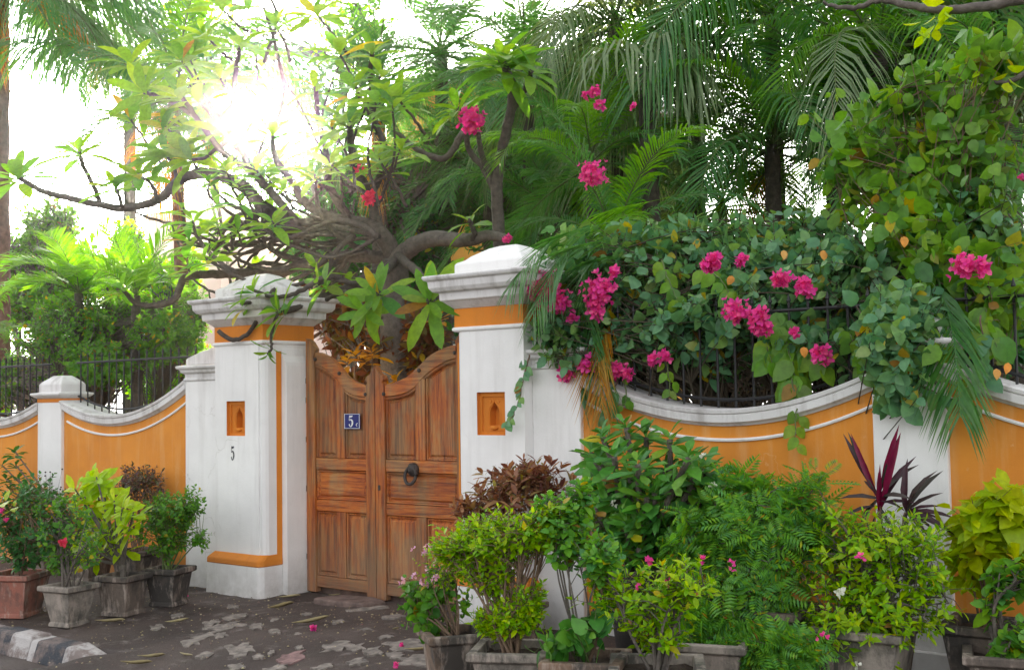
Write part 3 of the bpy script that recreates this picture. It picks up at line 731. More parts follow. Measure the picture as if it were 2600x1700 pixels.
def gate_leaf(xh, xm, label, s, hw=.10, mw=.10):
    """xh hinge edge, xm meeting edge; s=+1 when the meeting edge is at larger x"""
    root = empty('gate_leaf', (xh, GY + .02, .06), label, 'gate')
    X = lambda d: xh + s * d; W = abs(xm - xh); TH = .045; yf = GY
    def bx(name, a, b, z0, z1, y0, y1, mat, bev=.004):
        m_ = MB(); p, q = sorted((X(a), X(b))); m_.box(p, q, y0, y1, z0, z1); return m_.build(name, M[mat], root, bevel=bev)
    # stiles with shaped tops
    zt = gz(764, 860)
    hs = [(0, .075), (hw, .075), (hw, CT[0][1] - .0), (hw * .98, zt - .18), (hw * .88, zt - .16), (hw * .98, zt - .13), (hw * 1.05, zt - .09), (hw * .75, zt - .055), (hw * .55, zt - .03), (hw * .22, zt - .01), (0, zt)]
    m_ = MB(); m_.loft([[(X(a), y, z) for a, z in hs] for y in (yf - .012, yf + TH)]); m_.build('hinge_stile', M['wood_v'], root, bevel=.004)
    zm = gz(948, 927); ze = CT[-1][1]
    ms = [(W - mw, .075), (W, .075), (W, zm), (W - mw * .12, zm - .02), (W - mw * .35, zm - .055), (W - mw * .55, zm - .075), (W - mw * .85, zm - .085), (W - mw * 1.0, zm - .11), (W - mw * .8, zm - .135), (W - mw * .95, zm - .16), (W - mw, ze - .02)]
    m_ = MB(); m_.loft([[(X(a), y, z) for a, z in ms] for y in (yf - .012, yf + TH)]); m_.build('meeting_stile', M['wood_v'], root, bevel=.004)
    a0, a1 = hw + .001, W - mw - .001; span = a1 - a0; mid = (a0 + a1) / 2; mh = .048
    # curved head rail
    n = 26; ring = []
    for i in range(n + 1):
        t = i / n; ring.append([(X(a0 + span * t), yf - .004, interp(CB, t)), (X(a0 + span * t), yf - .004, interp(CT, t)), (X(a0 + span * t), yf + TH, interp(CT, t)), (X(a0 + span * t), yf + TH, interp(CB, t))])
    m_ = MB(); m_.loft(ring); m_.build('head_rail', M['wood_h'], root, bevel=.004)
    ring = []
    for i in range(n + 1):
        t = i / n; z = interp(CB, t); ring.append([(X(a0 + span * t), yf + .002, z - .022), (X(a0 + span * t), yf - .001, z - .004), (X(a0 + span * t), yf + .02, z + .001), (X(a0 + span * t), yf + .02, z - .022)])
    m_ = MB(); m_.loft(ring); m_.build('head_moulding', M['wood_h'], root)
    bx('bottom_rail', a0, a1, .115, Z['br1'], yf, yf + TH, 'wood_h')
    bx('lower_rail', a0, a1, Z['r2a'], Z['r2b'], yf, yf + TH, 'wood_h')
    bx('lock_rail', a0, a1, Z['r1a'], Z['r1b'], yf, yf + TH, 'wood_h')
    bx('muntin', mid - mh, mid + mh, Z['r1b'] + .001, interp(CB, .5) + .02, yf - .002, yf + TH, 'wood_v')
    bx('muntin', mid - mh, mid + mh, Z['br1'] + .001, Z['r2a'] - .001, yf - .002, yf + TH, 'wood_v')
    def pane(b0, b1, z0, z1, mat, top=None):
        """sunk board with raised field and moulded edge"""
        nn = 8; d = .022; ch = .02
        def outl(i_): 
            p = [(b0 + i_, z0 + i_), (b1 - i_, z0 + i_)]
            if top is None: return p + [(b1 - i_, z1 - i_), (b0 + i_, z1 - i_)]
            for k in range(nn + 1):
                t = 1 - k / nn; xx = b0 + i_ + (b1 - b0 - 2 * i_) * t; p.append((xx, interp(CB, (xx - a0) / span) - .012 - i_))
            return p
        m_ = MB(); rings = [[(X(a), y, z) for a, z in outl(i_)] for i_, y in ((-.010, yf + .040), (-.010, yf + d), (.0, yf + d), (.006, yf + .008), (.014, yf + .010), (.020, yf + .026), (.028, yf + .028), (.045, yf + .013))]
        m_.loft(rings); m_.build('panel', M[mat], root)
    e = .0015
    zt0 = Z['r1b']
    pane(a0, mid - mh - e, zt0 + e, None, 'wood_v', 1); pane(mid + mh + e, a1, zt0 + e, None, 'wood_v', 1)
    pane(a0, a1, Z['r2b'] + e, Z['r1a'] - e, 'wood_h')
    pane(a0, mid - mh - e, Z['br1'] + e, Z['r2a'] - e, 'wood_v'); pane(mid + mh + e, a1, Z['br1'] + e, Z['r2a'] - e, 'wood_v')
    for (d, z) in [(a0 + .01, CT[0][1] - .055), (mid, interp(CT, .5) - .04), (a1 + .005, ze - .07)]:
        m_ = MB(); m_.tube([(X(d), yf + .01, z), (X(d), yf - .016, z), (X(d), yf - .020, z)], [.015, .015, .009], 10); m_.build('bolt_head', M['rust'], root)
    for z in (.35, .9, 1.3, 1.62, 1.78):
        m_ = MB(); m_.tube([(X(.0) - s * .003, yf + .0, z - .022), (X(.0) - s * .003, yf + .0, z + .022)], .011, 8); m_.build('hinge', M['rust'], root)
    return root
XH, XM, XR = -7.352, gx(955), -5.62
gl = gate_leaf(XH, XM - .003, 'left leaf of the weathered wooden gate, carrying the blue number plate', 1)
gr = gate_leaf(XR, XM + .003, 'right leaf of the weathered wooden gate, with the round iron knocker', -1)
# number plate
p0, p1 = at(876, 1088, GY), at(916, 1049, GY)
plate = MB(); plate.box(p0.x, p1.x, GY - .010, GY - .006, p0.z, p1.z); plate = plate.build('number_plate', M['enamel'], gl, bevel=.001)
plate['label'] = 'blue enamel plate with a white 5'
fr = MB()
cxp, czp, hwp, hhp = (p0.x + p1.x) / 2, (p0.z + p1.z) / 2, (p1.x - p0.x) / 2, (p1.z - p0.z) / 2
for a, b, c_, d in ((-1, 1, .90, .95), (-1, 1, -.95, -.90)): fr.box(cxp - hwp * .95, cxp + hwp * .95, GY - .0112, GY - .010, czp + hhp * c_, czp + hhp * d)
for a in (-.95, .90): fr.box(cxp + hwp * a, cxp + hwp * (a + .05), GY - .0112, GY - .010, czp - hhp * .9, czp + hhp * .9)
fr.build('border_line', M['enamel_white'], plate)
strokes('numeral', plate, (cxp - hwp * .12, czp), 1, hhp * 1.5, 'enamel_white', GY - .012, FIVE, .95)
strokes('scratch', plate, (cxp + hwp * .62, czp - hhp * .45), 1, hhp * .7, 'enamel_white', GY - .0118, [[(.2, .3, .04), (-.1, .12, .07), (-.15, -.15, .07), (.1, -.32, .03)]])
# knocker
kp = at(1051, 1200, GY); kn = MB(); kn.tube([(kp.x, GY + .01, kp.z + .025), (kp.x, GY - .018, kp.z + .025), (kp.x, GY - .035, kp.z + .022), (kp.x, GY - .045, kp.z + .02)], [.055, .053, .036, .014], 14)
for k in range(9): a = k * .698; kn.tube([(kp.x + math.cos(a) * .036, GY - .01, kp.z + .025 + math.sin(a) * .036), (kp.x + math.cos(a) * .05, GY - .022, kp.z + .028 + math.sin(a) * .05)], [.014, .006], 6)
kn = kn.build('knocker', M['rust'], gr, True)
rg_ = MB(); rg_.tube([(kp.x + math.cos(a) * .056, GY - .040 + .012 * math.sin(a), kp.z - .018 + math.sin(a) * .064) for a in [k * math.pi / 10 for k in range(21)]], .013, 7); rg_.build('ring', M['rust'], kn, True)
lk = MB(); q = at(966, 1237, GY); lk.box(q.x - .012, q.x + .012, GY - .018, GY - .01, q.z - .02, q.z + .02); lk.build('keyhole_plate', M['rust'], gr, bevel=.002)
# threshold slab
q = atz(895, 1530, .07); mb = MB(); pts = [(-.30, -.10), (-.05, -.16), (.20, -.13), (.30, .02), (.12, .12), (-.2, .10)]
ang = .15
mb.loft([[(q.x + a * sc * math.cos(ang) - b * sc * math.sin(ang), q.y + a * sc * math.sin(ang) + b * sc * math.cos(ang), z) for a, b in pts] for sc, z in ((1.0, .03), (1.0, .098), (.92, .108))])
tag(mb.build('stone_slab', M['stone'], bevel=.008, seg=2), 'flat reddish stone slab lying before the gate', 'stone')
q = atz(25, 1637, -.1); mb = MB(); mb.loft([[(q.x + math.cos(a) * .075 * k * (1 + .2 * math.sin(3 * a)), q.y + math.sin(a) * .05 * k, z - .11) for a in [j * .785 for j in range(8)]] for k, z in ((1, .0), (1.05, .03), (.75, .055), (.3, .065))])
tag(mb.build('rock', M['rock'], bevel=.004), 'small blue grey rock in the gutter below the kerb', 'rock')

mb = MB(); mb.box(-7.42, -5.42, .36, .47, .0, .135); tag(mb.build('blocking_sill', M['stone'], bevel=.01), 'stone threshold added to stop light under the wooden gate', 'stone')  # stone strip behind the gate, added to block bright light through the gap
# iron fences on the wall -------------------------------------------------------------
def fence(name_lbl, x0, x1, f, top, extra=0):
    root = empty('iron_fence', ((x0 + x1) / 2, .13, 1.6), name_lbl, 'fence')
    Y = .13; n = int((x1 - x0) / .115); me = None
    xs_ = [x0 + (x1 - x0) * i / 16 for i in range(17)]
    for k, dz in (('bottom', .05), ('top', None)):
        mb = MB()
        mb.tube([(x, Y, f(x) + .06 if k == 'bottom' else top - .10) for x in xs_], .011, 5); mb.build('rail', M['iron'], root)
    for i in range(n):
        x = x0 + (i + .5) * (x1 - x0) / n; z0 = f(x) + .01; z1 = top
        mb = MB(); mb.tube([(x, Y, z0), (x, Y, z1 - .05), (x, Y, z1 - .045), (x, Y, z1)], [.008, .008, .014, .001], 6); mb.build('picket', M['iron'], root)
    return root
fence('black iron railing on the left wall between the small post and the gate pillar', -10.50, -8.57, sag(-9.71, .226, 1.505), 2.12)
fence('black iron railing on the left wall beyond the small post', -12.98, -10.95, sag(-11.85, .20, 1.47), 2.12)
fence('black iron railing behind the bougainvillea right of the gate', -4.38, -2.47, sag(-3.38, .235, 1.522), 2.2)
fence('black iron railing at the far right of the wall', -2.05, -.12, sag(-1.06, .235, 1.522), 2.2)
# ================================================================== HOUSES FAR BEHIND
def house(name, x0, x1, y0, y1, h, mat, label, wins):
    root = empty(name, ((x0 + x1) / 2, y0, 0), label, 'house')
    mb = MB(); mb.box(x0, x1, y0, y1, 0, h); wl_ = mb.build('wall', M[mat], root)
    mb = MB(); mb.box(x0 - .15, x1 + .15, y0 - .15, y1 + .15, h, h + .25); mb.build('roof', M['cornice'], root)
    for (x, z, ww, hh) in wins:
        mb = MB(); mb.box(x - ww / 2, x + ww / 2, y0 - .03, y0 - .005, z, z + hh); f = mb.build('window', M['white'], root)
        mb = MB(); mb.box(x - ww / 2 + .06, x + ww / 2 - .06, y0 - .036, y0 - .031, z + .06, z + hh - .06); mb.build('pane', M['window'], f)
q0, q1 = at(985, 700, 11), at(1330, 700, 11)
house('house', q0.x, q1.x, 11, 17, at(1100, 225, 11).z, 'yellow_wall', 'ochre painted house glimpsed between the palms behind the gate', [(q0.x + 1.2, 2.6, .9, 1.3), (q1.x - 1.4, 2.6, .9, 1.3)])
q0, q1 = at(375, 600, 26), at(560, 600, 26)
house('house', q0.x, q1.x, 26, 34, at(400, 555, 26).z, 'pink_wall', 'pale pinkish house far off beyond the left garden trees', [(q0.x + 1.5, 3.2, 1, 1.4)])

# ================================================================== PALMS
def frond_mesh(name, L, elev, droop, nl, ll, lw, mat, hang=.25, vfold=.35, thin=1.0, stemmat='green_stem', gap=.12):
    """feather leaf: local +X is outward, +Z up"""
    pts = []; d = Vector((math.cos(elev), 0, math.sin(elev))); p = Vector((0, 0, 0)); n = 18; a = elev
    for i in range(n + 1):
        pts.append((p.copy(), a)); p = p + Vector((math.cos(a), 0, math.sin(a))) * (L / n); a -= droop / n * (.5 + 1.1 * i / n)
    V = []; F = []; mi = []
    def P(t):
        k = min(n - 1, int(t * n)); f_ = t * n - k; return pts[k][0].lerp(pts[k + 1][0], f_), pts[k][1] * (1 - f_) + pts[k + 1][1] * f_
    for i in range(n):     # rachis, 3-sided
        r0 = .016 * L * (1 - .85 * i / n) * .5; r1 = .016 * L * (1 - .85 * (i + 1) / n) * .5
        k = len(V)
        for (q, a_), r in ((pts[i], r0), (pts[i + 1], r1)):
            up = Vector((-math.sin(a_), 0, math.cos(a_)))
            V += [q + up * r, q + Vector((0, r, 0)) - up * r * .6, q - Vector((0, r, 0)) - up * r * .6]
        for j in range(3): F.append((k + j, k + (j + 1) % 3, k + 3 + (j + 1) % 3)); F.append((k + j, k + 3 + (j + 1) % 3, k + 3 + j)); mi += [1, 1]
    for i in range(nl):
        t = gap + (1 - gap) * (i + .5) / nl
        q, a_ = P(t); tang = Vector((math.cos(a_), 0, math.sin(a_))); up = Vector((-math.sin(a_), 0, math.cos(a_)))
        l = ll * (.35 + .75 * math.sin(math.pi * min(1, (.12 + .80 * (t - gap) / (1 - gap))))) * random.uniform(.88, 1.1)
        for s in (1, -1):
            sw = R_(48 - 18 * t) + random.uniform(-.08, .08)
            d = (tang * math.sin(R_(90) - R_(90) + (R_(90) - sw) * 0 + R_(38) + .35 * t) + Vector((0, s, 0)) * math.cos(R_(38) + .35 * t) + up * vfold * random.uniform(.6, 1.3)).normalized()
            wv = tang * lw * .5
            h = hang * l * random.uniform(.7, 1.35)
            e1 = q + d * l * .45 - Vector((0, 0, h * .22)); e2 = q + d * l * .82 - Vector((0, 0, h * .75)); e3 = q + d * l - Vector((0, 0, h * 1.25))
            k = len(V)
            V += [q + wv * .45, q - wv * .45, e1 + wv, e1 - wv, e2 + wv * .65, e2 - wv * .65, e3]
            F += [(k, k + 1, k + 3), (k, k + 3, k + 2), (k + 2, k + 3, k + 5), (k + 2, k + 5, k + 4), (k + 4, k + 5, k + 6)]; mi += [0] * 5
    return mesh(name, np.array([tuple(v) for v in V]), np.array(F), [M[mat], M[stemmat]], True, mi)
FR = {}
def fronds(kind):
    if kind in FR: return FR[kind]
    L, ll, lw, nl, mat, hang = dict(
        areca=(2.0, .50, .034, 44, 'palm', .35), areca_l=(2.0, .52, .036, 44, 'palm_l', .35), coco=(3.4, .80, .045, 60, 'palm', .75),
        date=(2.3, .42, .026, 60, 'palm', .15), grey=(2.2, .62, .036, 46, 'palm_g', .8), dry=(2.0, .45, .030, 40, 'palm_y', 1.2), coco_l=(2.6, .62, .040, 56, 'palm_l', .6), broad=(1.7, .52, .060, 26, 'palm_l', .14))[kind]
    out = []
    for e, dr in ((78, 40), (62, 70), (45, 85), (28, 90), (8, 85), (-18, 60), (55, 95), (35, 70)):
        if kind == 'dry': e, dr = e - 75, 60
        for v in range(2): out.append((e, frond_mesh('frond', L, R_(e), R_(dr), nl, ll, lw, mat, hang)))
    FR[kind] = out; return out
def frond_at(root, me, p, az, sc=1.0, roll=0, name='frond', tilt=0):
    M4 = (Matrix.Translation(Vector(p) - parent_loc(root)) @ Matrix.Rotation(az, 4, 'Z') @ Matrix.Rotation(tilt, 4, 'Y') @ Matrix.Rotation(roll, 4, 'X') @ Matrix.Diagonal((sc, sc, sc, 1)))
    return link(name, me, root, mat4=M4)
def palm(crown, kinds, label, n=14, sc=1.0, tr=.09, lean=(0, 0), trunk=True, barkm='bark_dark', dead=0, emin=-20, emax=80, az0=None, name='palm_tree', azs=None, cat='palm tree'):
    crown = Vector(crown); base = Vector((crown.x + lean[0], crown.y + lean[1], .03))
    root = empty(name, base, label, cat, 'palms in the garden behind the wall')
    if trunk:
        pts = crom([base, base.lerp(crown, .4) + Vector((lean[0] * .1, 0, 0)), crown], 14); mb = MB(); rr = []
        for i in range(len(pts)):
            t = i / (len(pts) - 1); rr.append(tr * (1.15 - .3 * t) * (1 + (.10 if i % 2 else 0)))
        mb.tube(pts, rr, 10); mb.build('trunk', M[barkm], root, True)
    a = random.random() * 6.28 if az0 is None else az0
    for i in range(n):
        t = (i + .5) / n; el = emax + (emin - emax) * t
        k = random.choice(kinds); c = sorted(fronds(k), key=lambda z: abs(z[0] - el))[:3]; me = random.choice(c)[1]
        az = (a + i * 2.39996) if azs is None else azs[i % len(azs)] + random.uniform(-.3, .3)
        frond_at(root, me, crown + Vector((0, 0, .05 - .12 * t)), az, sc * random.uniform(.85, 1.12), random.uniform(-.25, .25))
    for i in range(dead):
        me = random.choice(fronds('dry'))[1]; frond_at(root, me, crown + Vector((0, 0, -.15)), random.random() * 6.28, sc * random.uniform(.7, .95), 0)
    return root
TOC = math.atan2(-_f.y, -_f.x)      # azimuth pointing back to the street viewer
AW = math.atan2(_r.y, _r.x)         # azimuth pointing to picture right
pc = at(-8, -70, 2.6)
palm(pc, ['coco'], 'tall coconut palm with a thick reddish ringed trunk at the left edge', 24, 1.0, .19, (.05, 0), True, 'trunk_red', 3, -75, 30, azs=[AW + .2, AW - .3, AW + .7, AW - .8, AW + 1.5, AW - 1.6, AW + 2.6, AW + .45])
palm(at(440, 235, 3.4), ['coco_l', 'date', 'coco'], 'feathery palm with upright light fronds left of the sun glare', 24, .84, .09, (.35, 0), dead=6, emin=-50, barkm='trunk_red')
palm(at(330, 120, 7.0), ['coco', 'date'], 'distant palm with dark fronds high beyond the left wall', 15, .85, .12, dead=3, emin=-50)
palm(at(960, 235, 4.5), ['date'], 'dark date palm rising behind the frangipani', 30, .80, .10, dead=1, emin=-35)
palm(at(1120, 130, 5.5), ['date', 'areca'], 'dark palm with a dense crown above the large frangipani rosette', 26, .95, .10, emin=-35)
palm(at(1340, 190, 5.0), ['areca', 'date'], 'palm with dark green arching fronds above the upper pink blossom', 24, .95, .08, emin=-35)
palm(at(1500, 410, 2.6), ['areca_l', 'areca'], 'bright areca palm arching behind the lone pink blossom', 15, .66, .05, emin=-15)
palm(at(1560, 620, 1.8), ['areca', 'areca_l'], 'low areca palm whose fronds droop over the right pillar', 15, .62, .045, emin=-30)
palm(at(1560, 60, 4.2), ['grey', 'areca'], 'tall palm with mixed greyish fronds at the top centre', 20, .9, .08, emin=-50)
palm(at(1760, 130, 4.6), ['grey', 'areca'], 'tall palm with limp greyish fronds top centre right', 24, 1.0, .09, emin=-55)
palm(at(1960, 370, 3.8), ['areca_l', 'areca'], 'broad palm with arching fronds right of the drooping fan palm', 19, .95, .08, emin=-35, dead=1)
palm(at(1830, 520, 5.0), ['areca', 'grey'], 'smaller palm low behind the bougainvillea hedge', 18, .75, .07, emin=-35)
palm(at(2110, 330, 4.6), ['areca'], 'slender palm with a dark bare trunk behind the climber', 19, .9, .075, emin=-35)
palm(at(1960, 40, 5.0), ['areca', 'coco'], 'high palm whose long fronds fill the sky above the broad palm', 22, .95, .09, emin=-45)
palm(at(2230, 120, 4.5), ['areca_l', 'grey'], 'palm with long fronds sweeping left at the top right', 20, 1.05, .09, emin=-45, dead=2)
palm(at(2560, 300, 4.0), ['areca'], 'palm half hidden behind the climber at the right edge', 16, .95, .09, emin=-35)
palm(at(1240, 430, 5.0), ['date', 'areca'], 'short dark palm between frangipani stems and right pillar', 24, .75, .08, emin=-30)
palm(at(1420, 560, 4.0), ['areca'], 'dark palm low behind the right pillar cap', 18, .8, .07, emin=-30)
# cycad-like clump on the left
def ground_palm(c, label, n, sc, kinds, e0=75, e1=5):
    root = empty('palm_clump', Vector((c.x, c.y, .05)), label, 'palm', 'low palms in the left garden')
    mb = MB(); mb.tube([Vector((c.x, c.y, .03)), Vector((c.x + .03, c.y, (c.z + .05) / 2)), c], [.08, .07, .05], 8); mb.build('trunk', M['bark_dark'], root, True)
    for i in range(n):
        el = e0 + (e1 - e0) * i / n; me = random.choice(sorted(fronds(random.choice(kinds)), key=lambda z: abs(z[0] - el))[:3])[1]
        frond_at(root, me, c, i * 2.4 + .5, sc * random.uniform(.8, 1.1), random.uniform(-.3, .3))
ground_palm(at(200, 745, 1.3) , 'low palm with broad fresh green fronds behind the left wall', 15, .60, ['broad'])
ground_palm(at(345, 750, 1.4) , 'second low palm with upright fan of fronds nearer the left pillar', 12, .52, ['broad'], 80, 25)
ground_palm(at(-40, 870, 1.6), 'yellow green palm fronds entering at the left edge above the wall', 8, .45, ['coco_l', 'areca_l'], 70, 20)
# long fronds hanging over the right pillar and the wall
hang = empty('drooping_palm', at(1440, 640, .9), 'palm with long dark fronds hanging over the right pillar and wall', 'palm tree', 'palms in the garden behind the wall')
for (a, b, c_, Y, rl) in [((1640, 560), (1360, 640), (1330, 880), .25, .2), ((1620, 640), (1480, 700), (1560, 1060), -.06, -.2), ((1540, 700), (1450, 800), (1470, 1010), .1, .1), ((1500, 600), (1350, 650), (1290, 800), .4, .1),
                          ((2380, 700), (2420, 850), (2440, 1060), -.12, 0), ((1700, 500), (1500, 560), (1360, 760), .6, .3), ((1560, 760), (1520, 860), (1530, 1040), -.1, .2), ((1560, 560), (1400, 610), (1290, 730), -.22, .1), ((1600, 600), (1440, 640), (1350, 800), -.26, .1)]:
    q = [at(*a, Y + .35), at(*b, Y + .05), at(*c_, Y - .12)]; pts = crom(q, 12); n_ = len(pts); V = []; F = []; off = parent_loc(hang)
    side = _r
    for i in range(n_ - 1):
        w0 = .006 * (1 - .7 * i / n_)
        k = len(V); V += [pts[i] - off + side * w0, pts[i] - off - side * w0, pts[i + 1] - off - side * w0 * .9, pts[i + 1] - off + side * w0 * .9]; F += [(k, k + 1, k + 2), (k, k + 2, k + 3)]
    tot = sum((pts[i + 1] - pts[i]).length for i in range(n_ - 1)); nl = int(tot / .027)
    for j in range(nl):
        t = .12 + .88 * j / nl; kf = t * (n_ - 1); k0 = min(n_ - 2, int(kf)); p = pts[k0].lerp(pts[k0 + 1], kf - k0); tg = (pts[k0 + 1] - pts[k0]).normalized()
        l = .34 * (.35 + .75 * math.sin(math.pi * min(1, .15 + .8 * t)))
        for s in (1, -1):
            sd = (Vector((s * .8, -.35 * s, 0)) if abs(tg.z) > .4 else Vector((-.1, -.5 * s, 0)))
            d = (tg * .75 + sd * .75 + rv() * .08).normalized(); wv = tg.cross(d).cross(d).normalized() * .008
            g_ = Vector((0, 0, -.10 * random.uniform(.5, 1.3)))
            e1 = p + d * l * .5 + g_ * .4; e2 = p + d * l + g_ * 1.4; k = len(V)
            V += [v - off for v in (p + wv * .5, p - wv * .5, e1 + wv, e1 - wv, e2)]; F += [(k, k + 1, k + 3), (k, k + 3, k + 2), (k + 2, k + 3, k + 4)]
    link('frond', mesh('frond', np.array([tuple(v) for v in V]), np.array(F), M['palm_y' if c_ == (1530, 1040) else 'palm' if Y != .6 else 'palm_l'], True), hang)
# fan palm with limp grey-green segments
fan = empty('fan_palm', at(1640, 175, 2.9), 'fan palm with limp grey green leaf segments hanging straight down', 'palm tree', 'palms in the garden behind the wall')
mb = MB(); c0 = at(1640, 175, 2.9); mb.tube([Vector((c0.x, c0.y, .03)), Vector((c0.x + .05, c0.y, 2)), c0], [.10, .09, .08], 9); mb.build('trunk', M['bark_dark'], fan, True)
for k in range(9):
    az = k * 2.4; dd = Vector((math.cos(az), math.sin(az), 0)); h = c0 + dd * .35 + Vector((0, 0, random.uniform(-.15, .25))); V = []; F = []; off = parent_loc(fan)
    for j in range(26):
        if random.random() < .18: continue
        a = az + (j / 25 - .5) * 3.4 + random.uniform(-.06, .06); d = Vector((math.cos(a), math.sin(a), 0)); side = Vector((-math.sin(a), math.cos(a), 0)) * .013
        l = random.uniform(.25, .85); kk = len(V); w_ = random.uniform(.7, 1.25); e1 = h + d * .22 * w_ + Vector((0, 0, random.uniform(.0, .07))); e2 = h + d * .36 * w_ + Vector((0, 0, -.10 * w_)); e3 = h + d * random.uniform(.34, .58) + Vector((random.uniform(-.07, .07), random.uniform(-.07, .07), -l))
        V += [v - off for v in (h, e1 + side, e1 - side, e2 + side, e2 - side, (e2 + e3) / 2 + side * .8, (e2 + e3) / 2 - side * .8, e3)]
        F += [(kk, kk + 2, kk + 1), (kk + 1, kk + 2, kk + 4), (kk + 1, kk + 4, kk + 3), (kk + 3, kk + 4, kk + 6), (kk + 3, kk + 6, kk + 5), (kk + 5, kk + 6, kk + 7)]
    link('fan_leaf', mesh('fan_leaf', np.array([tuple(v) for v in V]), np.array(F), M['palm_g'], True), fan)

# ================================================================== GARDEN TREES AND SHRUBS BEHIND
def clump_tree(name, label, cat, specs, mat, kinds, size, density, basep, parts=0, stem_mat='bark', sr=.04, group=None, leaves=7, slen=.25, up=.2, stuff='foliage', droop=0, nmain=6, spread=60, shell=.45):
    root = empty(name, basep, label, cat, group); L = Leaves(kinds, mat); cr = []
    for (px, py, Y, rx, ry, wt) in specs:
        c = at(px, py, Y); k = depth(c) / FPX; cr.append((c, rx * k, (rx + ry) * .5 * k * .8, ry * k, wt))
    bush(root, basep, cr, L, density, leaves, size, stem_mat, nmain, spread, slen, up, droop, sr, parts, shell, stuff, twigs=True)
    return root
def gp(px, Y, z=.05): q = at(px, 900, Y); return Vector((q.x, q.y, z))
G2 = 'leafy trees in the garden behind the wall'
clump_tree('garden_tree', 'round bushy tree beside the pale trunk at the far left', 'tree', [(130, 590, 5, 90, 90, 1), (50, 680, 5, 110, 90, 1.2), (190, 680, 5, 100, 80, 1), (90, 760, 4.5, 160, 60, 1)], 'mid', ['ovate', 'elli'], .12, 1100, gp(110, 5), 0, group=G2, leaves=8)
clump_tree('garden_tree', 'small bright tree right of the fresh green low palm', 'tree', [(325, 620, 5, 60, 60, 1), (400, 720, 5, 130, 60, 1.5), (290, 700, 5, 90, 60, 1), (470, 690, 5, 60, 60, .8)], 'bright', ['ovate', 'elli'], .11, 900, gp(340, 5), 0, group=G2)
clump_tree('garden_shrub', 'dense bright shrub leaning over the railing left of the gate', 'shrub', [(180, 850, 1.3, 190, 85, 2), (420, 850, 1.5, 120, 75, 1.2), (40, 960, 1.4, 110, 70, 1), (330, 800, 2.2, 150, 60, 1), (250, 920, 1.0, 130, 60, .8), (500, 790, 2.4, 60, 60, .5), (200, 780, 1.6, 180, 45, 1)], 'mid', ['ovate', 'small', 'elli'], .058, 1900, gp(250, 1.5), 260, sr=.02, leaves=8, slen=.14)
clump_tree('garden_shrub', 'sunlit yellow green shrubbery low behind the left railing', 'shrub', [(150, 950, 3.2, 220, 110, 2), (420, 930, 3.4, 160, 110, 1.5)], 'bright', ['ovate', 'elli'], .075, 900, gp(330, 3), 60, sr=.02, leaves=8, slen=.18)
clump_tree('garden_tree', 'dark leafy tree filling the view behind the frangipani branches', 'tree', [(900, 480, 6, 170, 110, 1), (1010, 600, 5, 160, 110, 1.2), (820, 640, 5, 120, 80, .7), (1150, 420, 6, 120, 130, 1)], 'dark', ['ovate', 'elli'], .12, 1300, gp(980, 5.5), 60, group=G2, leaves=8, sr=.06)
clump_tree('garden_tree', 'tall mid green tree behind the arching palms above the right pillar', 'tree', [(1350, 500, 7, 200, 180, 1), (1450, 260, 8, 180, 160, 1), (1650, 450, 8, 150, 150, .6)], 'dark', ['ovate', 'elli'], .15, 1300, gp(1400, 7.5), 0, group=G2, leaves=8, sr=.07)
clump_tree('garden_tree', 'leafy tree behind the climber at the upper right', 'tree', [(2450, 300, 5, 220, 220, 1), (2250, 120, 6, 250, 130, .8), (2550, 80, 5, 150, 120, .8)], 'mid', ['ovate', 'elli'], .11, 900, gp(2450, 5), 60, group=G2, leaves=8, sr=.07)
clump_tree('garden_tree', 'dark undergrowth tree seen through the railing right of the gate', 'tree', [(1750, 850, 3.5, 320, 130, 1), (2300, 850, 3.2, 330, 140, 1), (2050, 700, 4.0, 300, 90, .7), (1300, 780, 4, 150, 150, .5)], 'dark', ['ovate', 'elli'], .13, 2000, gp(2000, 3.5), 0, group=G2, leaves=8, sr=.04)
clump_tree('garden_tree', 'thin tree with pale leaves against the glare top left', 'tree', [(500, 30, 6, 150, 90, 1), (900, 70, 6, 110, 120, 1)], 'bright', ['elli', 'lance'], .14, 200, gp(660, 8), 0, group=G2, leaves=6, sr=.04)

# croton behind the gate
cro = clump_tree('croton', 'bronze leaved croton crowding behind the gate', 'shrub', [(890, 820, 1.6, 110, 80, 1.2), (1030, 870, 1.4, 110, 110, 1.2), (860, 770, 2.2, 90, 60, .7), (1090, 900, 1.2, 60, 90, .6), (950, 990, 1.3, 130, 90, 1)], 'croton', ['elli', 'lance'], .125, 330, gp(970, 1.6), 280, sr=.02, leaves=10, slen=.16, group='crotons behind the gate')
r2 = empty('croton', gp(905, 1.1), 'croton with a few large yellow orange leaves above the gate leaves', 'shrub', 'crotons behind the gate'); L = Leaves(['lance', 'elli'], 'croton_y')
for (px, py, Y) in [(900, 895, .95), (945, 890, 1.0), (1005, 960, .9), (880, 915, 1.1), (1115, 800, 1.0), (985, 975, 1.0), (925, 910, 1.0)]: sprig(L, at(px, py, Y), Vector((0, -.3, 1)), 8, .06, .17, 75, .3, .3)
mb = MB(); 
for (px, py) in [(900, 895), (945, 890), (1005, 960), (1115, 800)]: mb.tube([gp(905, 1.1), at(px, py + 90, 1.05), at(px, py, 1.0)], [.01, .008, .004], 5)
mb.build('stems', M['twig'], r2); L.build(r2, 60)

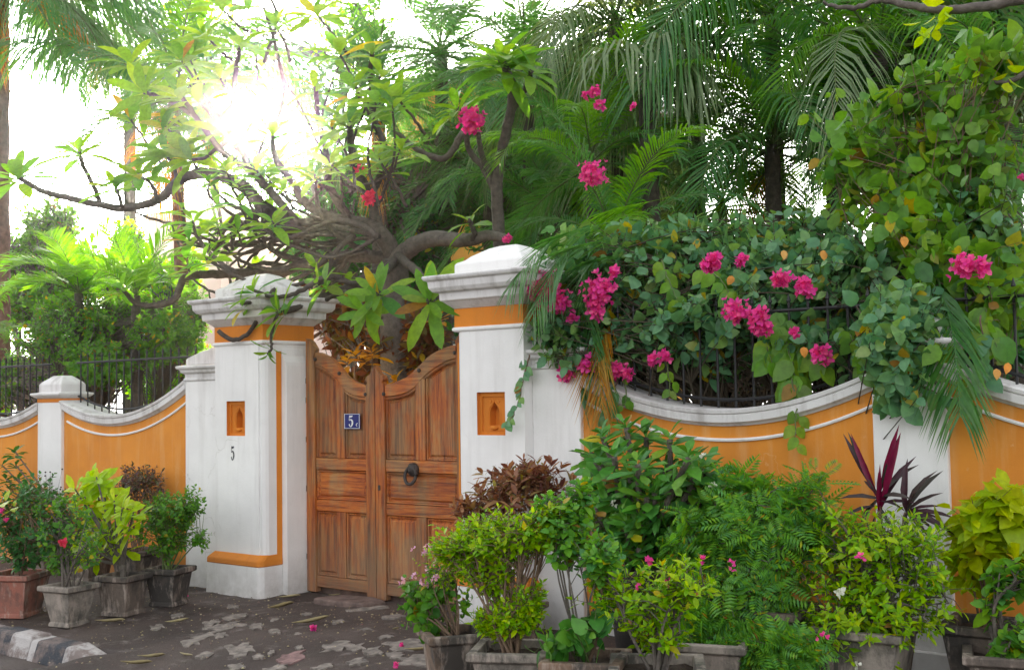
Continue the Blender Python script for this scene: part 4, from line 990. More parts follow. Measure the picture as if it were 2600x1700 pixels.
# ================================================================== FRANGIPANI
fr_ = empty('frangipani_tree', gp(1005, 1.3), 'frangipani tree with a tangle of bare grey branches spreading left over the gate', 'tree', 'frangipani trees behind the gate')
fr2 = empty('frangipani_tree', gp(1270, 1.9), 'upright frangipani with a single grey stem forking above the right pillar', 'tree', 'frangipani trees behind the gate')
LF = Leaves(['lance', 'lance2', 'lance'], 'frangipani'); LF2 = Leaves(['lance', 'lance2'], 'frangipani')
def branch(root, pts, r0, r1, mat='bark', sides=8, n=6, name='branch', wob=.006):
    q = crom(pts, n); m_ = len(q) - 1
    q = [p + (rv() * wob if 0 < i < m_ else Vector((0, 0, 0))) for i, p in enumerate(q)]
    mb = MB(); mb.tube(q, [r0 + (r1 - r0) * i / m_ for i in range(m_ + 1)], sides); mb.build(name, M[mat], root, True); return q
hub = at(1005, 660, 1.3)
branch(fr_, [gp(1005, 1.3), at(1010, 900, 1.25), at(1000, 760, 1.3), hub], .17, .12)
def rosette(L, p, ax, n=11, size=.27, spread=70, rnd=.2):
    sprig(L, p, ax, int(n * 1.15), .07, size * (1.0 if p.y < .3 else 1.12) * max(1, depth(p) / 9.6), spread, rnd, .2, .18)
def bpts(l, y0, y1): 
    m_ = len(l) - 1; return [at(px, py, y0 + (y1 - y0) * i / m_) for i, (px, py) in enumerate(l)]
def limb(l, y0, y1, r0, r1, ros=None, root=None, L=None, mat='bark_dark'):
    q = branch(root or fr_, bpts(l, y0, y1), r0, r1, mat)
    if ros:
        ax = (q[-1] - q[-3]).normalized() * .5 + Vector(ros[0]); rosette(L or LF, q[-1], ax, ros[1], ros[2])
    return q
UP = (0, -.2, 1)
limb([(1005, 660), (960, 590), (860, 562), (760, 572), (680, 535), (625, 480), (560, 447), (500, 440), (450, 462), (400, 508), (310, 528), (200, 508), (110, 485), (45, 450)], 1.3, .5, .085, .026, (UP, 12, .30))
limb([(255, 520), (240, 478), (215, 430), (200, 385)], .72, .6, .03, .02, (UP, 13, .31))
limb([(1005, 660), (900, 650), (800, 665), (700, 690), (600, 693), (530, 697), (470, 705), (445, 755), (400, 775), (345, 770), (310, 730)], 1.3, .1, .06, .02, ((-.1, -.3, .9), 12, .27))
limb([(1005, 660), (940, 700), (860, 740), (800, 760), (740, 785), (705, 790)], 1.3, -.25, .05, .022, ((-.7, -.4, .6), 12, .30))
limb([(1005, 660), (975, 690), (960, 720), (962, 745)], 1.2, -.05, .045, .024, ((0, -.7, .6), 13, .31))
limb([(1010, 650), (1060, 690), (1085, 730), (1090, 765)], 1.2, -.15, .04, .024, ((.2, -.7, .4), 13, .31))
limb([(1290, 608), (1240, 598), (1190, 610), (1120, 605), (1060, 618), (1005, 660)], 1.2, 1.3, .035, .09, None, mat='bark')
limb([(1200, 608), (1205, 590), (1195, 565), (1190, 560)], 1.2, 1.1, .025, .018, ((-.1, -.2, 1), 6, .22))
limb([(860, 562), (780, 520), (740, 460), (700, 400), (690, 340)], 1.2, .9, .05, .022, (UP, 11, .28))
limb([(960, 590), (940, 500), (900, 420), (890, 350), (885, 310)], 1.3, .9, .05, .024, (UP, 14, .33))
limb([(900, 570), (840, 480), (830, 400), (810, 300), (800, 220)], 1.3, 1.2, .045, .02, (UP, 9, .28))
limb([(760, 572), (700, 500), (640, 440), (560, 380), (500, 300), (455, 240)], 1.1, .7, .045, .022, (UP, 14, .31))
limb([(500, 300), (440, 260), (400, 245), (365, 235)], .8, .6, .025, .018, ((-.6, 0, .6), 11, .28))
limb([(640, 440), (600, 350), (590, 260), (600, 170), (610, 110)], 1.0, .8, .035, .02, (UP, 14, .31))
limb([(600, 350), (560, 370), (520, 400), (480, 405)], 1.0, .8, .022, .015, ((-.5, 0, .7), 10, .25))
limb([(940, 500), (980, 400), (950, 300), (940, 200), (945, 130)], 1.4, 1.2, .035, .02, (UP, 9, .25))
limb([(670, 160), (700, 60), (690, 0), (640, -60)], 1.2, 1.2, .018, .014, (UP, 10, .3), mat='bark')
limb([(690, 340), (720, 230), (700, 120), (670, 20)], 1.0, 1.2, .024, .016, None)
limb([(640, 790), (660, 800), (625, 850), (590, 862), (555, 840)], -.1, -.22, .016, .02, None)
limb([(705, 790), (688, 850), (690, 880), (680, 900)], -.25, -.3, .013, .009, ((0, -.4, -.6), 7, .15))
limb([(830, 760), (870, 740), (910, 760), (925, 790)], .3, -.1, .02, .012, ((0, -.6, .2), 9, .24))
limb([(1005, 660), (930, 730), (850, 700), (810, 720)], 1.1, .1, .03, .018, ((-.5, -.5, .5), 8, .23))
# thicket of bare crooked branches
random.seed(21)
starts = [(1005, 650), (960, 600), (880, 570), (900, 640), (830, 680), (760, 575), (980, 690)]
spine = [(960, 600), (860, 562), (760, 572), (680, 535), (930, 640), (830, 660), (740, 685), (900, 600), (800, 600)]
for i in range(48):
    s_ = random.choice(spine); ln = random.uniform(140, 380); sg = random.choice((-1, 1)); a0 = math.pi + random.uniform(-.75, .75); x_, y_ = s_; l = [s_]; k_ = random.uniform(.15, .42) * sg
    for t in range(5):
        x_ += math.cos(a0) * ln / 5; y_ -= math.sin(a0) * ln / 5 * -1 * .85; a0 += k_ + random.uniform(-.3, .3)
        y_ = min(y_, 770); l.append((x_, y_))
    a_up = (l[-1][0] - random.uniform(0, 30), l[-1][1] - random.uniform(25, 60)); l.append(a_up)
    if min(z[1] for z in l) < 430: continue
    y0 = random.uniform(.7, 1.4); y1 = random.uniform(-.05, 1.6)
    q = limb(l, y0, y1, random.uniform(.014, .030), .009, None)
    if random.random() < .62: rosette(LF, q[-1], Vector(UP) + (q[-1] - q[-2]).normalized() * .5, random.randint(6, 10), random.uniform(.17, .27))
for l, y0, y1, n_, s_ in (([(980, 690), (900, 720), (820, 705), (700, 735), (600, 700), (520, 655)], .8, -.25, 9, .25), ([(820, 705), (760, 740), (700, 755), (640, 735)], .1, -.3, 8, .24), ([(700, 735), (660, 765), (610, 770)], -.1, -.3, 7, .2), ([(800, 560), (720, 600), (640, 640), (560, 640), (480, 610)], 1.0, .5, 9, .27),
                         ([(600, 693), (540, 650), (500, 600), (490, 560)], .3, .3, 10, .26), ([(450, 462), (440, 420), (420, 390)], .8, .8, 12, .28), ([(310, 528), (300, 490), (290, 470)], .6, .6, 9, .26), ([(400, 508), (385, 470), (350, 440)], .7, .7, 11, .27)):
    limb(l, y0, y1, .022, .012, (UP, n_, s_))
for (px, py) in [(520, 90), (460, 150), (330, 160), (560, 200), (500, 250), (420, 320), (560, 330), (330, 300), (860, 130), (900, 220), (840, 320), (780, 440), (960, 400), (1010, 250), (560, 20), (700, 60), (800, 30), (650, 430), (470, 390)]:
    b_ = (px + random.uniform(20, 90), py + random.uniform(60, 130)); q = limb([b_, ((b_[0] + px) / 2 + 10, (b_[1] + py) / 2 + 12), (px, py)], 1.1, .9, .016, .010, (UP, random.randint(9, 13), random.uniform(.26, .34)))
for i in range(46):
    s_ = random.choice([(640, 440), (700, 500), (830, 420), (900, 480), (780, 520), (600, 380), (960, 520)]); ex = s_[0] + random.uniform(-170, 120); ey = s_[1] - random.uniform(60, 300)
    if 570 < ex < 830 and 170 < ey < 410: continue
    q = limb([s_, ((s_[0] + ex) / 2 + random.uniform(-35, 35), (s_[1] + ey) / 2 + 15), (ex, ey)], random.uniform(.8, 1.4), random.uniform(.6, 1.6), .015, .008, None)
    if random.random() < .8: rosette(LF, q[-1], UP, random.randint(8, 12), random.uniform(.24, .33))
LF.build(fr_, 298)
# upright frangipani
Q = bpts([(1270, 700), (1265, 560), (1262, 470), (1275, 380), (1295, 290), (1300, 220), (1285, 175), (1272, 150)], 1.9, 1.2)
branch(fr2, [gp(1270, 1.9), Q[0]], .08, .06); branch(fr2, Q, .06, .03, 'bark')
rosette(LF2, Q[-1], Vector(UP), 20, .34); rosette(LF2, Q[-2], Vector((.6, -.3, .5)), 13, .34)
for l, ros in (([(1264, 500), (1230, 430), (1190, 380), (1180, 310), (1160, 275)], ((-.3, -.2, .9), 14, .29)), ([(1290, 300), (1330, 230), (1350, 180)], ((.6, 0, .8), 10, .28)), ([(1262, 470), (1225, 400), (1215, 340)], None), ([(1180, 330), (1130, 400), (1060, 380), (1000, 330)], None)):
    limb(l, 1.75, 1.3, .034, .02, ros, fr2, LF2, 'bark')
LF2.build(fr2, 140)
flower_cluster(fr2, at(1197, 308, 1.2), .115, n=60, size=.055)
# bare branch of the tree overhead at the top right
tr_ = empty('roadside_tree', Vector((at(2560, 300, .6).x + 1.2, .7, .05)), 'tree reaching in from the right with a bare grey branch at the top', 'tree')
branch(tr_, [Vector((at(2560, 300, .6).x + 1.2, .7, .05)), Vector((at(2560, 300, .6).x + 1.1, .7, 2.0)), at(2700, -20, .6)], .12, .06)
branch(tr_, bpts([(2700, -20), (2560, 5), (2440, 25), (2340, 20), (2240, 0), (2170, 20), (2110, 15), (2090, 5)], .6, .4), .035, .008, 'bark')
branch(tr_, bpts([(2700, 120), (2600, 190), (2540, 210), (2490, 190)], .6, .5), .02, .008, 'bark')
LT = Leaves(['ovate', 'elli'], 'lime')
for (px, py) in [(2340, 90), (2375, 75), (2400, 40), (2560, 210), (2480, 190)]: sprig(LT, at(px, py, .45), Vector((0, 0, -1)), 4, .08, .12, 60)
LT.build(tr_, 40)

# ================================================================== BOUGAINVILLEA AND CLIMBER
bo = empty('bougainvillea', gp(1900, .7), 'bougainvillea tumbling over the wall with magenta blossoms right of the gate', 'climber')
LB = Leaves(['ovate', 'ovate2', 'ovate'], 'bougain'); random.seed(5)
BC = [(1480, 700, .35, 130, 110, 1.3), (1430, 840, -.02, 85, 100, 1.5), (1650, 720, .45, 190, 130, 2), (1880, 730, .45, 220, 150, 2.4), (2130, 720, .4, 190, 150, 2), (1650, 620, .7, 200, 70, 1), (1950, 600, .8, 240, 60, 1.2), (2290, 850, -.05, 95, 110, 1.7), (2300, 960, -.12, 55, 60, .5), (1800, 800, .2, 230, 60, 1.2),
      (1560, 850, .15, 130, 60, .8), (2480, 620, .5, 150, 180, 1.0), (1360, 800, .1, 40, 60, .25), (2080, 860, .25, 130, 40, .6), (1760, 870, .25, 120, 40, .5)]
cr = []
for (px, py, Y, rx, ry, wt) in BC:
    c = at(px, py, Y); k = depth(c) / FPX; cr.append((c, rx * k, .28, ry * k, wt))
bush(bo, gp(1900, .7), cr, LB, 1750, 8, .086, 'shade_stem', 16, 62, .22, -.1, .22, .014, 300, .25, jitter=.35, outw=.4)
for (px, py, r, n) in [(1505, 440, .10, 55), (1380, 735, .11, 60), (1420, 765, .08, 35), (1520, 740, .10, 55), (1515, 785, .07, 30), (1865, 785 + 5, .065, 30), (1930, 812, .07, 34), (1940, 830, .04, 14), (1815, 660, .05, 18), (1800, 675, .035, 10), (1885, 662, .028, 8), (1985, 712, .045, 18), (2042, 727, .05, 20),
                       (2450, 675, .065, 26), (2492, 680, .035, 12), (2085, 898, .045, 20), (1658, 912, .03, 10), (1690, 905, .03, 10), (1490, 925, .055, 24), (1438, 945, .05, 22), (1565, 940, .045, 20), (1595, 950, .025, 8), (1510, 235, .04, 12), (1522, 265, .04, 10), (1490, 240, .03, 6), (1610, 272, .02, 4), (1288, 606, .025, 7), (1452, 808, .02, 5), (2018, 842, .02, 5), (2592, 458, .03, 8), (1560, 690, .03, 8)]:
    Yf = 1.6 if py < 280 else (.9 if py < 500 else (1.0 if px == 1288 else (-.06 if py > 850 else -.14)))
    flower_cluster(bo, at(px, py, Yf), r * 1.0, 'magenta', int(n * 2.4), .031)
flower_cluster(bo, at(940, 505, .8), .06, 'petal_red', 26, .045); flower_cluster(bo, at(915, 430, .9), .03, 'petal_red', 6, .04)
# thin twig trailing down the right pillar
tq = branch(bo, bpts([(1345, 900), (1330, 950), (1322, 1000), (1300, 1060), (1285, 1075)], -.10, -.22), .006, .003, 'twig', 4, name='trailing_shoot')
LB2 = Leaves(['ovate', 'ovate2'], 'bougain')
for i, p in enumerate(tq[2:]):
    LB2.add(p, Vector((random.choice((-1, 1)) * .7, -.4, -.5)), Vector((random.uniform(-.5, .5), -1, .4)), random.uniform(.045, .08))
for (l, Y) in (([(1570, 960), (1555, 1000), (1545, 1040), (1530, 1060)], -.12), ([(2300, 960), (2380, 1000), (2440, 1020), (2480, 1030)], -.15), ([(2490, 800), (2500, 900), (2510, 960)], -.1)):
    q = branch(bo, bpts(l, Y + .1, Y), .005, .002, 'twig', 4, name='trailing_shoot')
    for p in q[3:]: LB2.add(p, Vector((random.uniform(-1, 1), -.4, -.6)), Vector((random.uniform(-.5, .5), -1, .4)), random.uniform(.06, .1))
LB2.build(bo, 60, 'trailing_foliage')
vi = empty('climber', gp(2450, .6), 'leafy climber with broad pale green leaves hanging in strands over the right of the wall', 'climber')
LV = Leaves(['ovate', 'ovate2'], 'vine')
VC = [(2250, 420, .7, 190, 110, 1.2), (2400, 520, .5, 200, 160, 1.5), (2480, 330, .6, 150, 130, 1.2), (2200, 330, .9, 120, 60, .5), (2540, 760, .2, 110, 130, 1.0), (2330, 600, .4, 120, 90, .7), (2350, 230, .8, 160, 110, .7), (2560, 150, .7, 120, 130, .6), (2130, 470, .8, 110, 120, .6), (2420, 680, .3, 160, 90, .9)]
cr = []
for (px, py, Y, rx, ry, wt) in VC:
    c = at(px, py, Y); k = depth(c) / FPX; cr.append((c, rx * k, .3, ry * k, wt))
bush(vi, gp(2450, .6), cr, LV, 330, 7, .105, 'twig', 12, 66, .30, -.4, .35, .010, 0, .05, jitter=.5, outw=.5, build=False)
for (l, Y, n, s) in [([(1980, 800), (2000, 880), (2020, 960), (2020, 1000)], -.02, 30, .15), ([(2010, 960), (2022, 1030), (2020, 1080), (2018, 1130)], -.12, 10, .10), ([(1960, 830), (1950, 880), (1960, 920)], 0, 14, .13), ([(2350, 780), (2380, 840), (2390, 880)], -.1, 9, .14), ([(2180, 840), (2200, 880), (2210, 920)], 0, 9, .13),
                   ([(1680, 660), (1700, 720), (1720, 760)], .05, 9, .11), ([(1790, 680), (1840, 720), (1850, 760)], .05, 9, .11), ([(2060, 880), (2085, 930)], 0, 10, .12), ([(2500, 780), (2520, 850), (2530, 880)], -.05, 16, .15), ([(1570, 900), (1590, 1000), (1580, 1030)], -.12, 5, .07), ([(1690, 920), (1700, 960), (1700, 1000)], -.1, 6, .07), ([(2150, 840), (2170, 870)], 0, 6, .1), ([(2420, 900), (2440, 950), (2445, 980)], -.1, 6, .08)]:
    q = branch(vi, bpts(l, Y + .12, Y), .006, .002, 'green_stem', 4, name='hanging_shoot')
    for i in range(n):
        p = q[int((i + .5) / n * (len(q) - 1))]; sd = 1 if i % 2 else -1
        LV.add(p + rv() * .02, _r * sd * .6 + Vector((0, -.15, -.75)) + rv() * .15, -_f + Vector((0, 0, .5)) + rv() * .35, s * random.uniform(.75, 1.1))
LV.build(vi, 290)
LY = Leaves(['ovate2', 'ovate'], 'petal_orange')
for (px, py, Y) in [(2270, 805, -.05), (2180, 830, .0), (1990, 635, .2), (2295, 600, .1), (2090, 635, .2), (2040, 880, -.03), (2530, 935, -.1), (2560, 920, -.1), (1860, 700, .1)]: LY.add(at(px, py, Y), Vector((random.uniform(-.4, .4), -.3, -1)), -_f, .06)
LY.build(bo, 20)
# ================================================================== POTTED PLANTS
GROUPP = 'potted plants along the wall'
def square_pot(root, c, wt, wb, h, rot, mat, lip=.022, base=.03):
    """c: centre of the foot on the ground"""
    c = Vector(c); cs, sn = math.cos(rot), math.sin(rot)
    def R(hw, z, k=1.0): return [(c.x + (a * cs - b * sn) * hw, c.y + (a * sn + b * cs) * hw, c.z + z) for a, b in ((-1, -1), (1, -1), (1, 1), (-1, 1))]
    H = lambda z: wb / 2 + (wt - wb) / 2 * (z / h)
    mb = MB(); mb.loft([R(H(0) * .96, 0), R(H(0) + .008, .006), R(H(base), base), R(H(base) - .008, base + .008), R(H(h - .05), h - .05), R(H(h - .05) + lip * .8, h - .042), R(H(h) + lip, h - .035), R(H(h) + lip, h - .004), R(H(h) + lip - .006, h), R(H(h) - .022, h), R(H(h) - .03, h - .06)], cap=False)
    mb.add(R(H(0) * .96, 0), [(3, 2, 1, 0)])
    mb.build('pot', M[mat], root, bevel=.007, seg=2)
    mb = MB(); n = 9; V = []; F = []
    hw = H(h) - .026
    for i in range(n + 1):
        for j in range(n + 1):
            a, b = (i / n * 2 - 1) * hw, (j / n * 2 - 1) * hw; V.append((c.x + a * cs - b * sn, c.y + a * sn + b * cs, c.z + h - .045 + random.uniform(-.008, .012)))
    F = [(i * (n + 1) + j, (i + 1) * (n + 1) + j, (i + 1) * (n + 1) + j + 1, i * (n + 1) + j + 1) for i in range(n) for j in range(n)]
    mb.add(V, F); mb.build('soil', M['soil'], root)
    return c + Vector((0, 0, h - .05))
def round_pot(root, c, rt, rb, h, mat):
    c = Vector(c); N_ = 28
    def R(r, z): return [(c.x + r * math.cos(2 * math.pi * k / N_), c.y + r * math.sin(2 * math.pi * k / N_), c.z + z) for k in range(N_)]
    mb = MB(); mb.loft([R(rb, 0), R(rb + .01, .01), R(rb + (rt - rb) * .6, h * .55), R(rt * .97, h * .82), R(rt * .95, h * .84), R(rt * 1.03, h * .87), R(rt * 1.07, h * .93), R(rt * 1.07, h - .01), R(rt * 1.04, h), R(rt * .95, h), R(rt * .92, h - .05)], cap=False)
    mb.add(R(rb, 0), [tuple(range(N_))]); mb.build('pot', M[mat], root, True)
    mb = MB(); mb.add(R(rt * .93, h - .045), [tuple(range(N_))]); mb.build('soil', M['soil'], root)
    return c + Vector((0, 0, h - .05))
def foot(px, py, x=None):
    p = atz(px, py, .0)
    for _ in range(6): p = atz(px, py, ground_z(p.x, p.y))
    return Vector((p.x, p.y, ground_z(p.x, p.y)))
def rimfoot(px, py, h):
    """foot of a pot whose rim centre shows at px,py"""
    z = .06
    for _ in range(8):
        p = atz(px, py, z + h); z = ground_z(p.x, p.y)
    return Vector((p.x, p.y, z))
def P_(label, c, cat='potted plant'): return empty('potted_plant', c, label, cat, GROUPP)
def CR(px, py, Y, rx, ry, w=1, dk=1.0):
    c = at(px, py, Y); k = depth(c) / FPX; return (c, rx * k, (rx + ry) * .5 * k * dk, ry * k, w)
random.seed(11)
# --- left group
c = rimfoot(45, 1452, .33); r = P_('reddish cement pot at the left edge with a loose dark green shrub', c); t = square_pot(r, c, .35, .26, .33, .5, 'pot_red')
L = Leaves(['ovate', 'small'], 'dark'); bush(r, t, [CR(60, 1370, c.y, 90, 75, 2), CR(95, 1260, c.y, 75, 50, 1), CR(20, 1300, c.y, 60, 60, .8), CR(140, 1350, c.y, 50, 60, .7)], L, 330, 7, .044, 'twig', 9, 58, .09, .4, 0, .008, 150, .2)
L = Leaves(['ovate2'], 'limeveg'); [sprig(L, at(px, py, c.y - .1), Vector((0, -.4, .6)), 3, .03, .10, 70) for px, py in ((15, 1270), (35, 1285))]; L.build(r, 10)
for px, py in ((8, 1298), (16, 1320)): flower_cluster(r, at(px, py, c.y - .1), .012, 'magenta', 4, .026)
c2 = rimfoot(28, 1420, .33); c2 = Vector((c2.x - .25, -.35, ground_z(c2.x, -.35))); r = P_('dark leggy plant with tiered leaf whorls before the leftmost wall panel', c2); t = square_pot(r, c2, .32, .25, .30, .2, 'pot_dark')
L = Leaves(['obov', 'elli'], 'dark'); mb = MB()
for (px, py, n, s, z0) in [(38, 1145, 12, .13, 1), (40, 1180, 9, .11, 1), (45, 1215, 12, .13, 1), (25, 1240, 10, .13, 1), (70, 1235, 12, .13, 1), (5, 1180, 8, .12, 1), (50, 1260, 12, .13, 1), (90, 1250, 9, .12, 1), (15, 1215, 9, .12, 1), (70, 1290, 10, .12, 1)]:
    q = at(px, py, -.35); sprig(L, q, Vector((0, 0, 1)), n, .06, s, 80, .3, .1); mb.tube([t, Vector(((q.x + t.x) / 2, t.y, (t.z + q.z) / 2)), q], [.014, .011, .007], 5)
mb.build('stems', M['twig'], r); L.build(r, 90)
c = rimfoot(176, 1478, .31); r = P_('small mossy grey pot with a bare twiggy rose bush, nearest the kerb', c); t = square_pot(r, c, .27, .19, .30, .2, 'pot_grey')
L = Leaves(['ovate', 'small'], 'mid'); bush(r, t, [CR(170, 1330, c.y, 75, 90, 1), CR(230, 1390, c.y, 40, 50, .5), CR(150, 1420, c.y, 55, 30, .7), CR(130, 1290, c.y, 60, 40, .5)], L, 130, 6, .044, 'bark', 8, 58, .07, .3, 0, .010, 150, .2)
flower_cluster(r, at(160, 1375, c.y - .1), .025, 'petal_red', 5, .035); flower_cluster(r, at(126, 1295, c.y - .05), .014, 'petal_orange', 5, .03)
c = rimfoot(312, 1453, .31); r = P_('brown grey pot with a bright lime leaved shrub on a forked stem', c); t = square_pot(r, c, .265, .22, .30, .3, 'pot_dark')
L = Leaves(['obov', 'elli'], 'lime'); mb = MB()
f1 = t + Vector((0, 0, .12)); mb.tube([t, f1], [.022, .018], 7)
for (px, py, n, s) in [(235, 1215, 13, .15), (215, 1260, 10, .14), (260, 1235, 10, .13), (190, 1240, 9, .14), (235, 1280, 11, .15), (290, 1270, 12, .14), (310, 1290, 9, .12), (225, 1330, 10, .14), (265, 1320, 12, .15), (205, 1370, 9, .13), (250, 1370, 11, .14), (310, 1330, 9, .13), (340, 1295, 6, .11), (190, 1400, 8, .12), (300, 1380, 8, .12), (225, 1410, 7, .12), (245, 1210, 10, .12), (275, 1350, 9, .13)]:
    q = at(px, py, c.y + random.uniform(-.10, .14)); sprig(L, q, Vector((random.uniform(-.3, .3), -.5, .6)), int(n * 1.5), .09, s * 1.2, 76, .35, .1, .25, .18); mb.tube([f1, f1.lerp(q, .5) + Vector((random.uniform(-.03, .03), 0, -.02)), q], [.014, .010, .006], 5)
mb.build('stems', M['bark'], r); L.build(r, 290)
c = rimfoot(429, 1432, .31); r = P_('dark square pot with a bushy curly green shrub against the left pillar base', c); t = square_pot(r, c, .26, .205, .29, .35, 'pot_dark')
L = Leaves(['ovate2', 'small'], 'mid'); bush(r, t, [CR(425, 1300, c.y, 85, 60, 2), CR(395, 1340, c.y, 55, 70, .8), CR(480, 1280, c.y, 45, 50, .7), CR(440, 1370, c.y, 50, 40, .7), CR(515, 1365, c.y + .05, 25, 28, .25)], L, 330, 9, .030, 'green_stem', 12, 60, .07, .3, 0, .007, 200, .3)
c = Vector((at(350, 1400, -.25).x, -.25, ground_z(-9, -.25))); r = P_('purplish small leaved shrub behind the lime leaved plant', c); t = square_pot(r, c, .32, .26, .30, .1, 'pot_dark')
L = Leaves(['elli', 'small'], 'purplish'); bush(r, t, [CR(355, 1215, -.25, 75, 45, 2), CR(315, 1240, -.25, 40, 40, .7), CR(400, 1250, -.25, 35, 40, .6), CR(350, 1290, -.25, 60, 45, .6)], L, 170, 8, .042, 'twig', 9, 60, .08, .5, 0, .007, 150, .2)
c = Vector((at(130, 1400, -.2).x, -.2, ground_z(-10, -.2))); r = P_('fine twiggy plant with tiny dark seed heads before the small white post', c); t = square_pot(r, c, .32, .26, .30, -.1, 'pot_dark')
L = Leaves(['ovate', 'small'], 'dark'); bush(r, t, [CR(150, 1290, -.2, 55, 50, 1.4), CR(110, 1330, -.2, 60, 60, 1)], L, 120, 7, .040, 'twig', 8, 60, .08, .5, 0, .006, 80, .2)
mb = MB()
for i in range(16):
    q = at(random.uniform(105, 165), random.uniform(1190, 1260), -.2); mb.tube([at(135, 1300, -.2), q], [.002, .001], 3, cap=False); mb.tube([q - Vector((0, 0, .008)), q, q + Vector((0, 0, .008))], [.003, .011, .003], 6)
mb.build('seed_stalks', M['cordyline'], r)['kind'] = 'stuff'
# --- right group, near pots
c = rimfoot(1152, 1597, .36); r = P_('mossy brown pot nearest the gate with a trailing lilac flowered lantana', c); t = square_pot(r, c, .285, .215, .36, .95, 'pot_brown')
L = Leaves(['ovate', 'ovate2'], 'mid'); bush(r, t, [CR(1060, 1530, c.y, 35, 75, 1.0), CR(1110, 1480, c.y, 50, 70, .7), CR(1085, 1590, c.y - .05, 28, 40, .5), CR(1160, 1500, c.y + .1, 50, 80, .4)], L, 70, 6, .052, 'twig', 8, 65, .1, .1, .1, .006, 200, .2)
L = Leaves(['small', 'ovate'], 'golden'); bush(r, t, [CR(1130, 1440, c.y, 75, 55, 1)], L, 45, 5, .024, 'twig', 6, 60, .06, .3, 0, .004, 0, .2, stem_name='fine_stems', stuff='young_foliage')
random.seed(31)
for i in range(26):
    px, py = random.gauss(1115, 42), random.gauss(1440, 42)
    flower_cluster(r, at(px, py, c.y + random.uniform(-.12, .1)), .012, random.choice(['pinkish', 'pinkish', 'pinkish', 'petal_orange']), random.choice([3, 4, 5]), .014)
for px, py in ((1019, 1472), (1053, 1460), (1072, 1475), (1085, 1388), (1080, 1400), (1097, 1390)): flower_cluster(r, at(px, py, c.y - .05), .013, 'pinkish', 6, .017)
c = rimfoot(1302, 1632, .36); r = P_('pale stained square pot with a bright golden green bush, second from the gate', c); t = square_pot(r, c, .335, .25, .36, .5, 'pot_grey')
L = Leaves(['elli', 'small'], 'golden'); bush(r, t, [CR(1270, 1350, c.y, 150, 50, 2.2), CR(1160, 1390, c.y, 80, 45, 1.3), CR(1380, 1330, c.y, 60, 40, .8), CR(1240, 1440, c.y, 80, 60, 1.0), CR(1400, 1300, c.y, 40, 25, .3)], L, 560, 9, .040, 'twig', 18, 60, .09, .5, 0, .008, 200, .3)
L = Leaves(['elli', 'small'], 'golden'); bush(r, t, [CR(1300, 1560, c.y, 95, 40, 1.4), CR(1345, 1520, c.y, 50, 40, .7), CR(1240, 1570, c.y, 45, 32, .6)], L, 260, 10, .038, 'twig', 8, 60, .08, .3, 0, .006, 90, .3, stem_name='lower_stems', stuff='lower_foliage')
c = rimfoot(1488, 1655, .34); r = P_('square pot with a slender leafy sapling and a plain brown stem, third from the gate', c); t = square_pot(r, c, .325, .24, .34, .42, 'pot_brown')
L = Leaves(['ovate', 'ovate2'], 'fern'); bush(r, t, [CR(1440, 1350, c.y, 65, 80, 1.2), CR(1480, 1260, c.y + .1, 45, 50, .4), CR(1400, 1290, c.y, 45, 40, .5), CR(1530, 1400, c.y, 60, 50, .6)], L, 200, 7, .044, 'bark', 8, 60, .08, .4, 0, .006, 200, .1)
L = Leaves(['ovate2'], 'euph'); bush(r, t, [CR(1480, 1600, c.y - .1, 70, 40, 1), CR(1400, 1640, c.y - .15, 35, 30, .6), CR(1510, 1540, c.y, 40, 30, .5)], L, 16, 5, .085, 'green_stem', 5, 70, .1, .1, .1, .005, 90, .1, stem_name='low_stems', stuff='low_foliage')
branch(r, [t, at(1530, 1560, c.y), at(1505, 1400, c.y + .05), at(1490, 1300, c.y + .1)], .012, .005, 'twig', 6, name='stem')
c = rimfoot(1668, 1678, .32); r = P_('square pot at the bottom edge with a twiggy pink flowered shrub', c); t = square_pot(r, c, .38, .30, .32, .55, 'pot_grey')
L = Leaves(['obov', 'small', 'elli'], 'golden'); bush(r, t, [CR(1620, 1520, c.y, 130, 80, 1.6), CR(1540, 1470, c.y, 55, 50, .7), CR(1740, 1480, c.y, 90, 80, 1.0), CR(1680, 1600, c.y, 90, 50, .6)], L, 210, 7, .048, 'bark', 12, 60, .06, .4, 0, .009, 250, .1)
for px, py in ((1653, 1424), (1625, 1490), (1783, 1420), (1860, 1432), (1645, 1412), (1700, 1480), (2182, 1418), (2090, 1618)): flower_cluster(r, at(px, py, c.y - .05), .018, 'magenta', 5, .017)
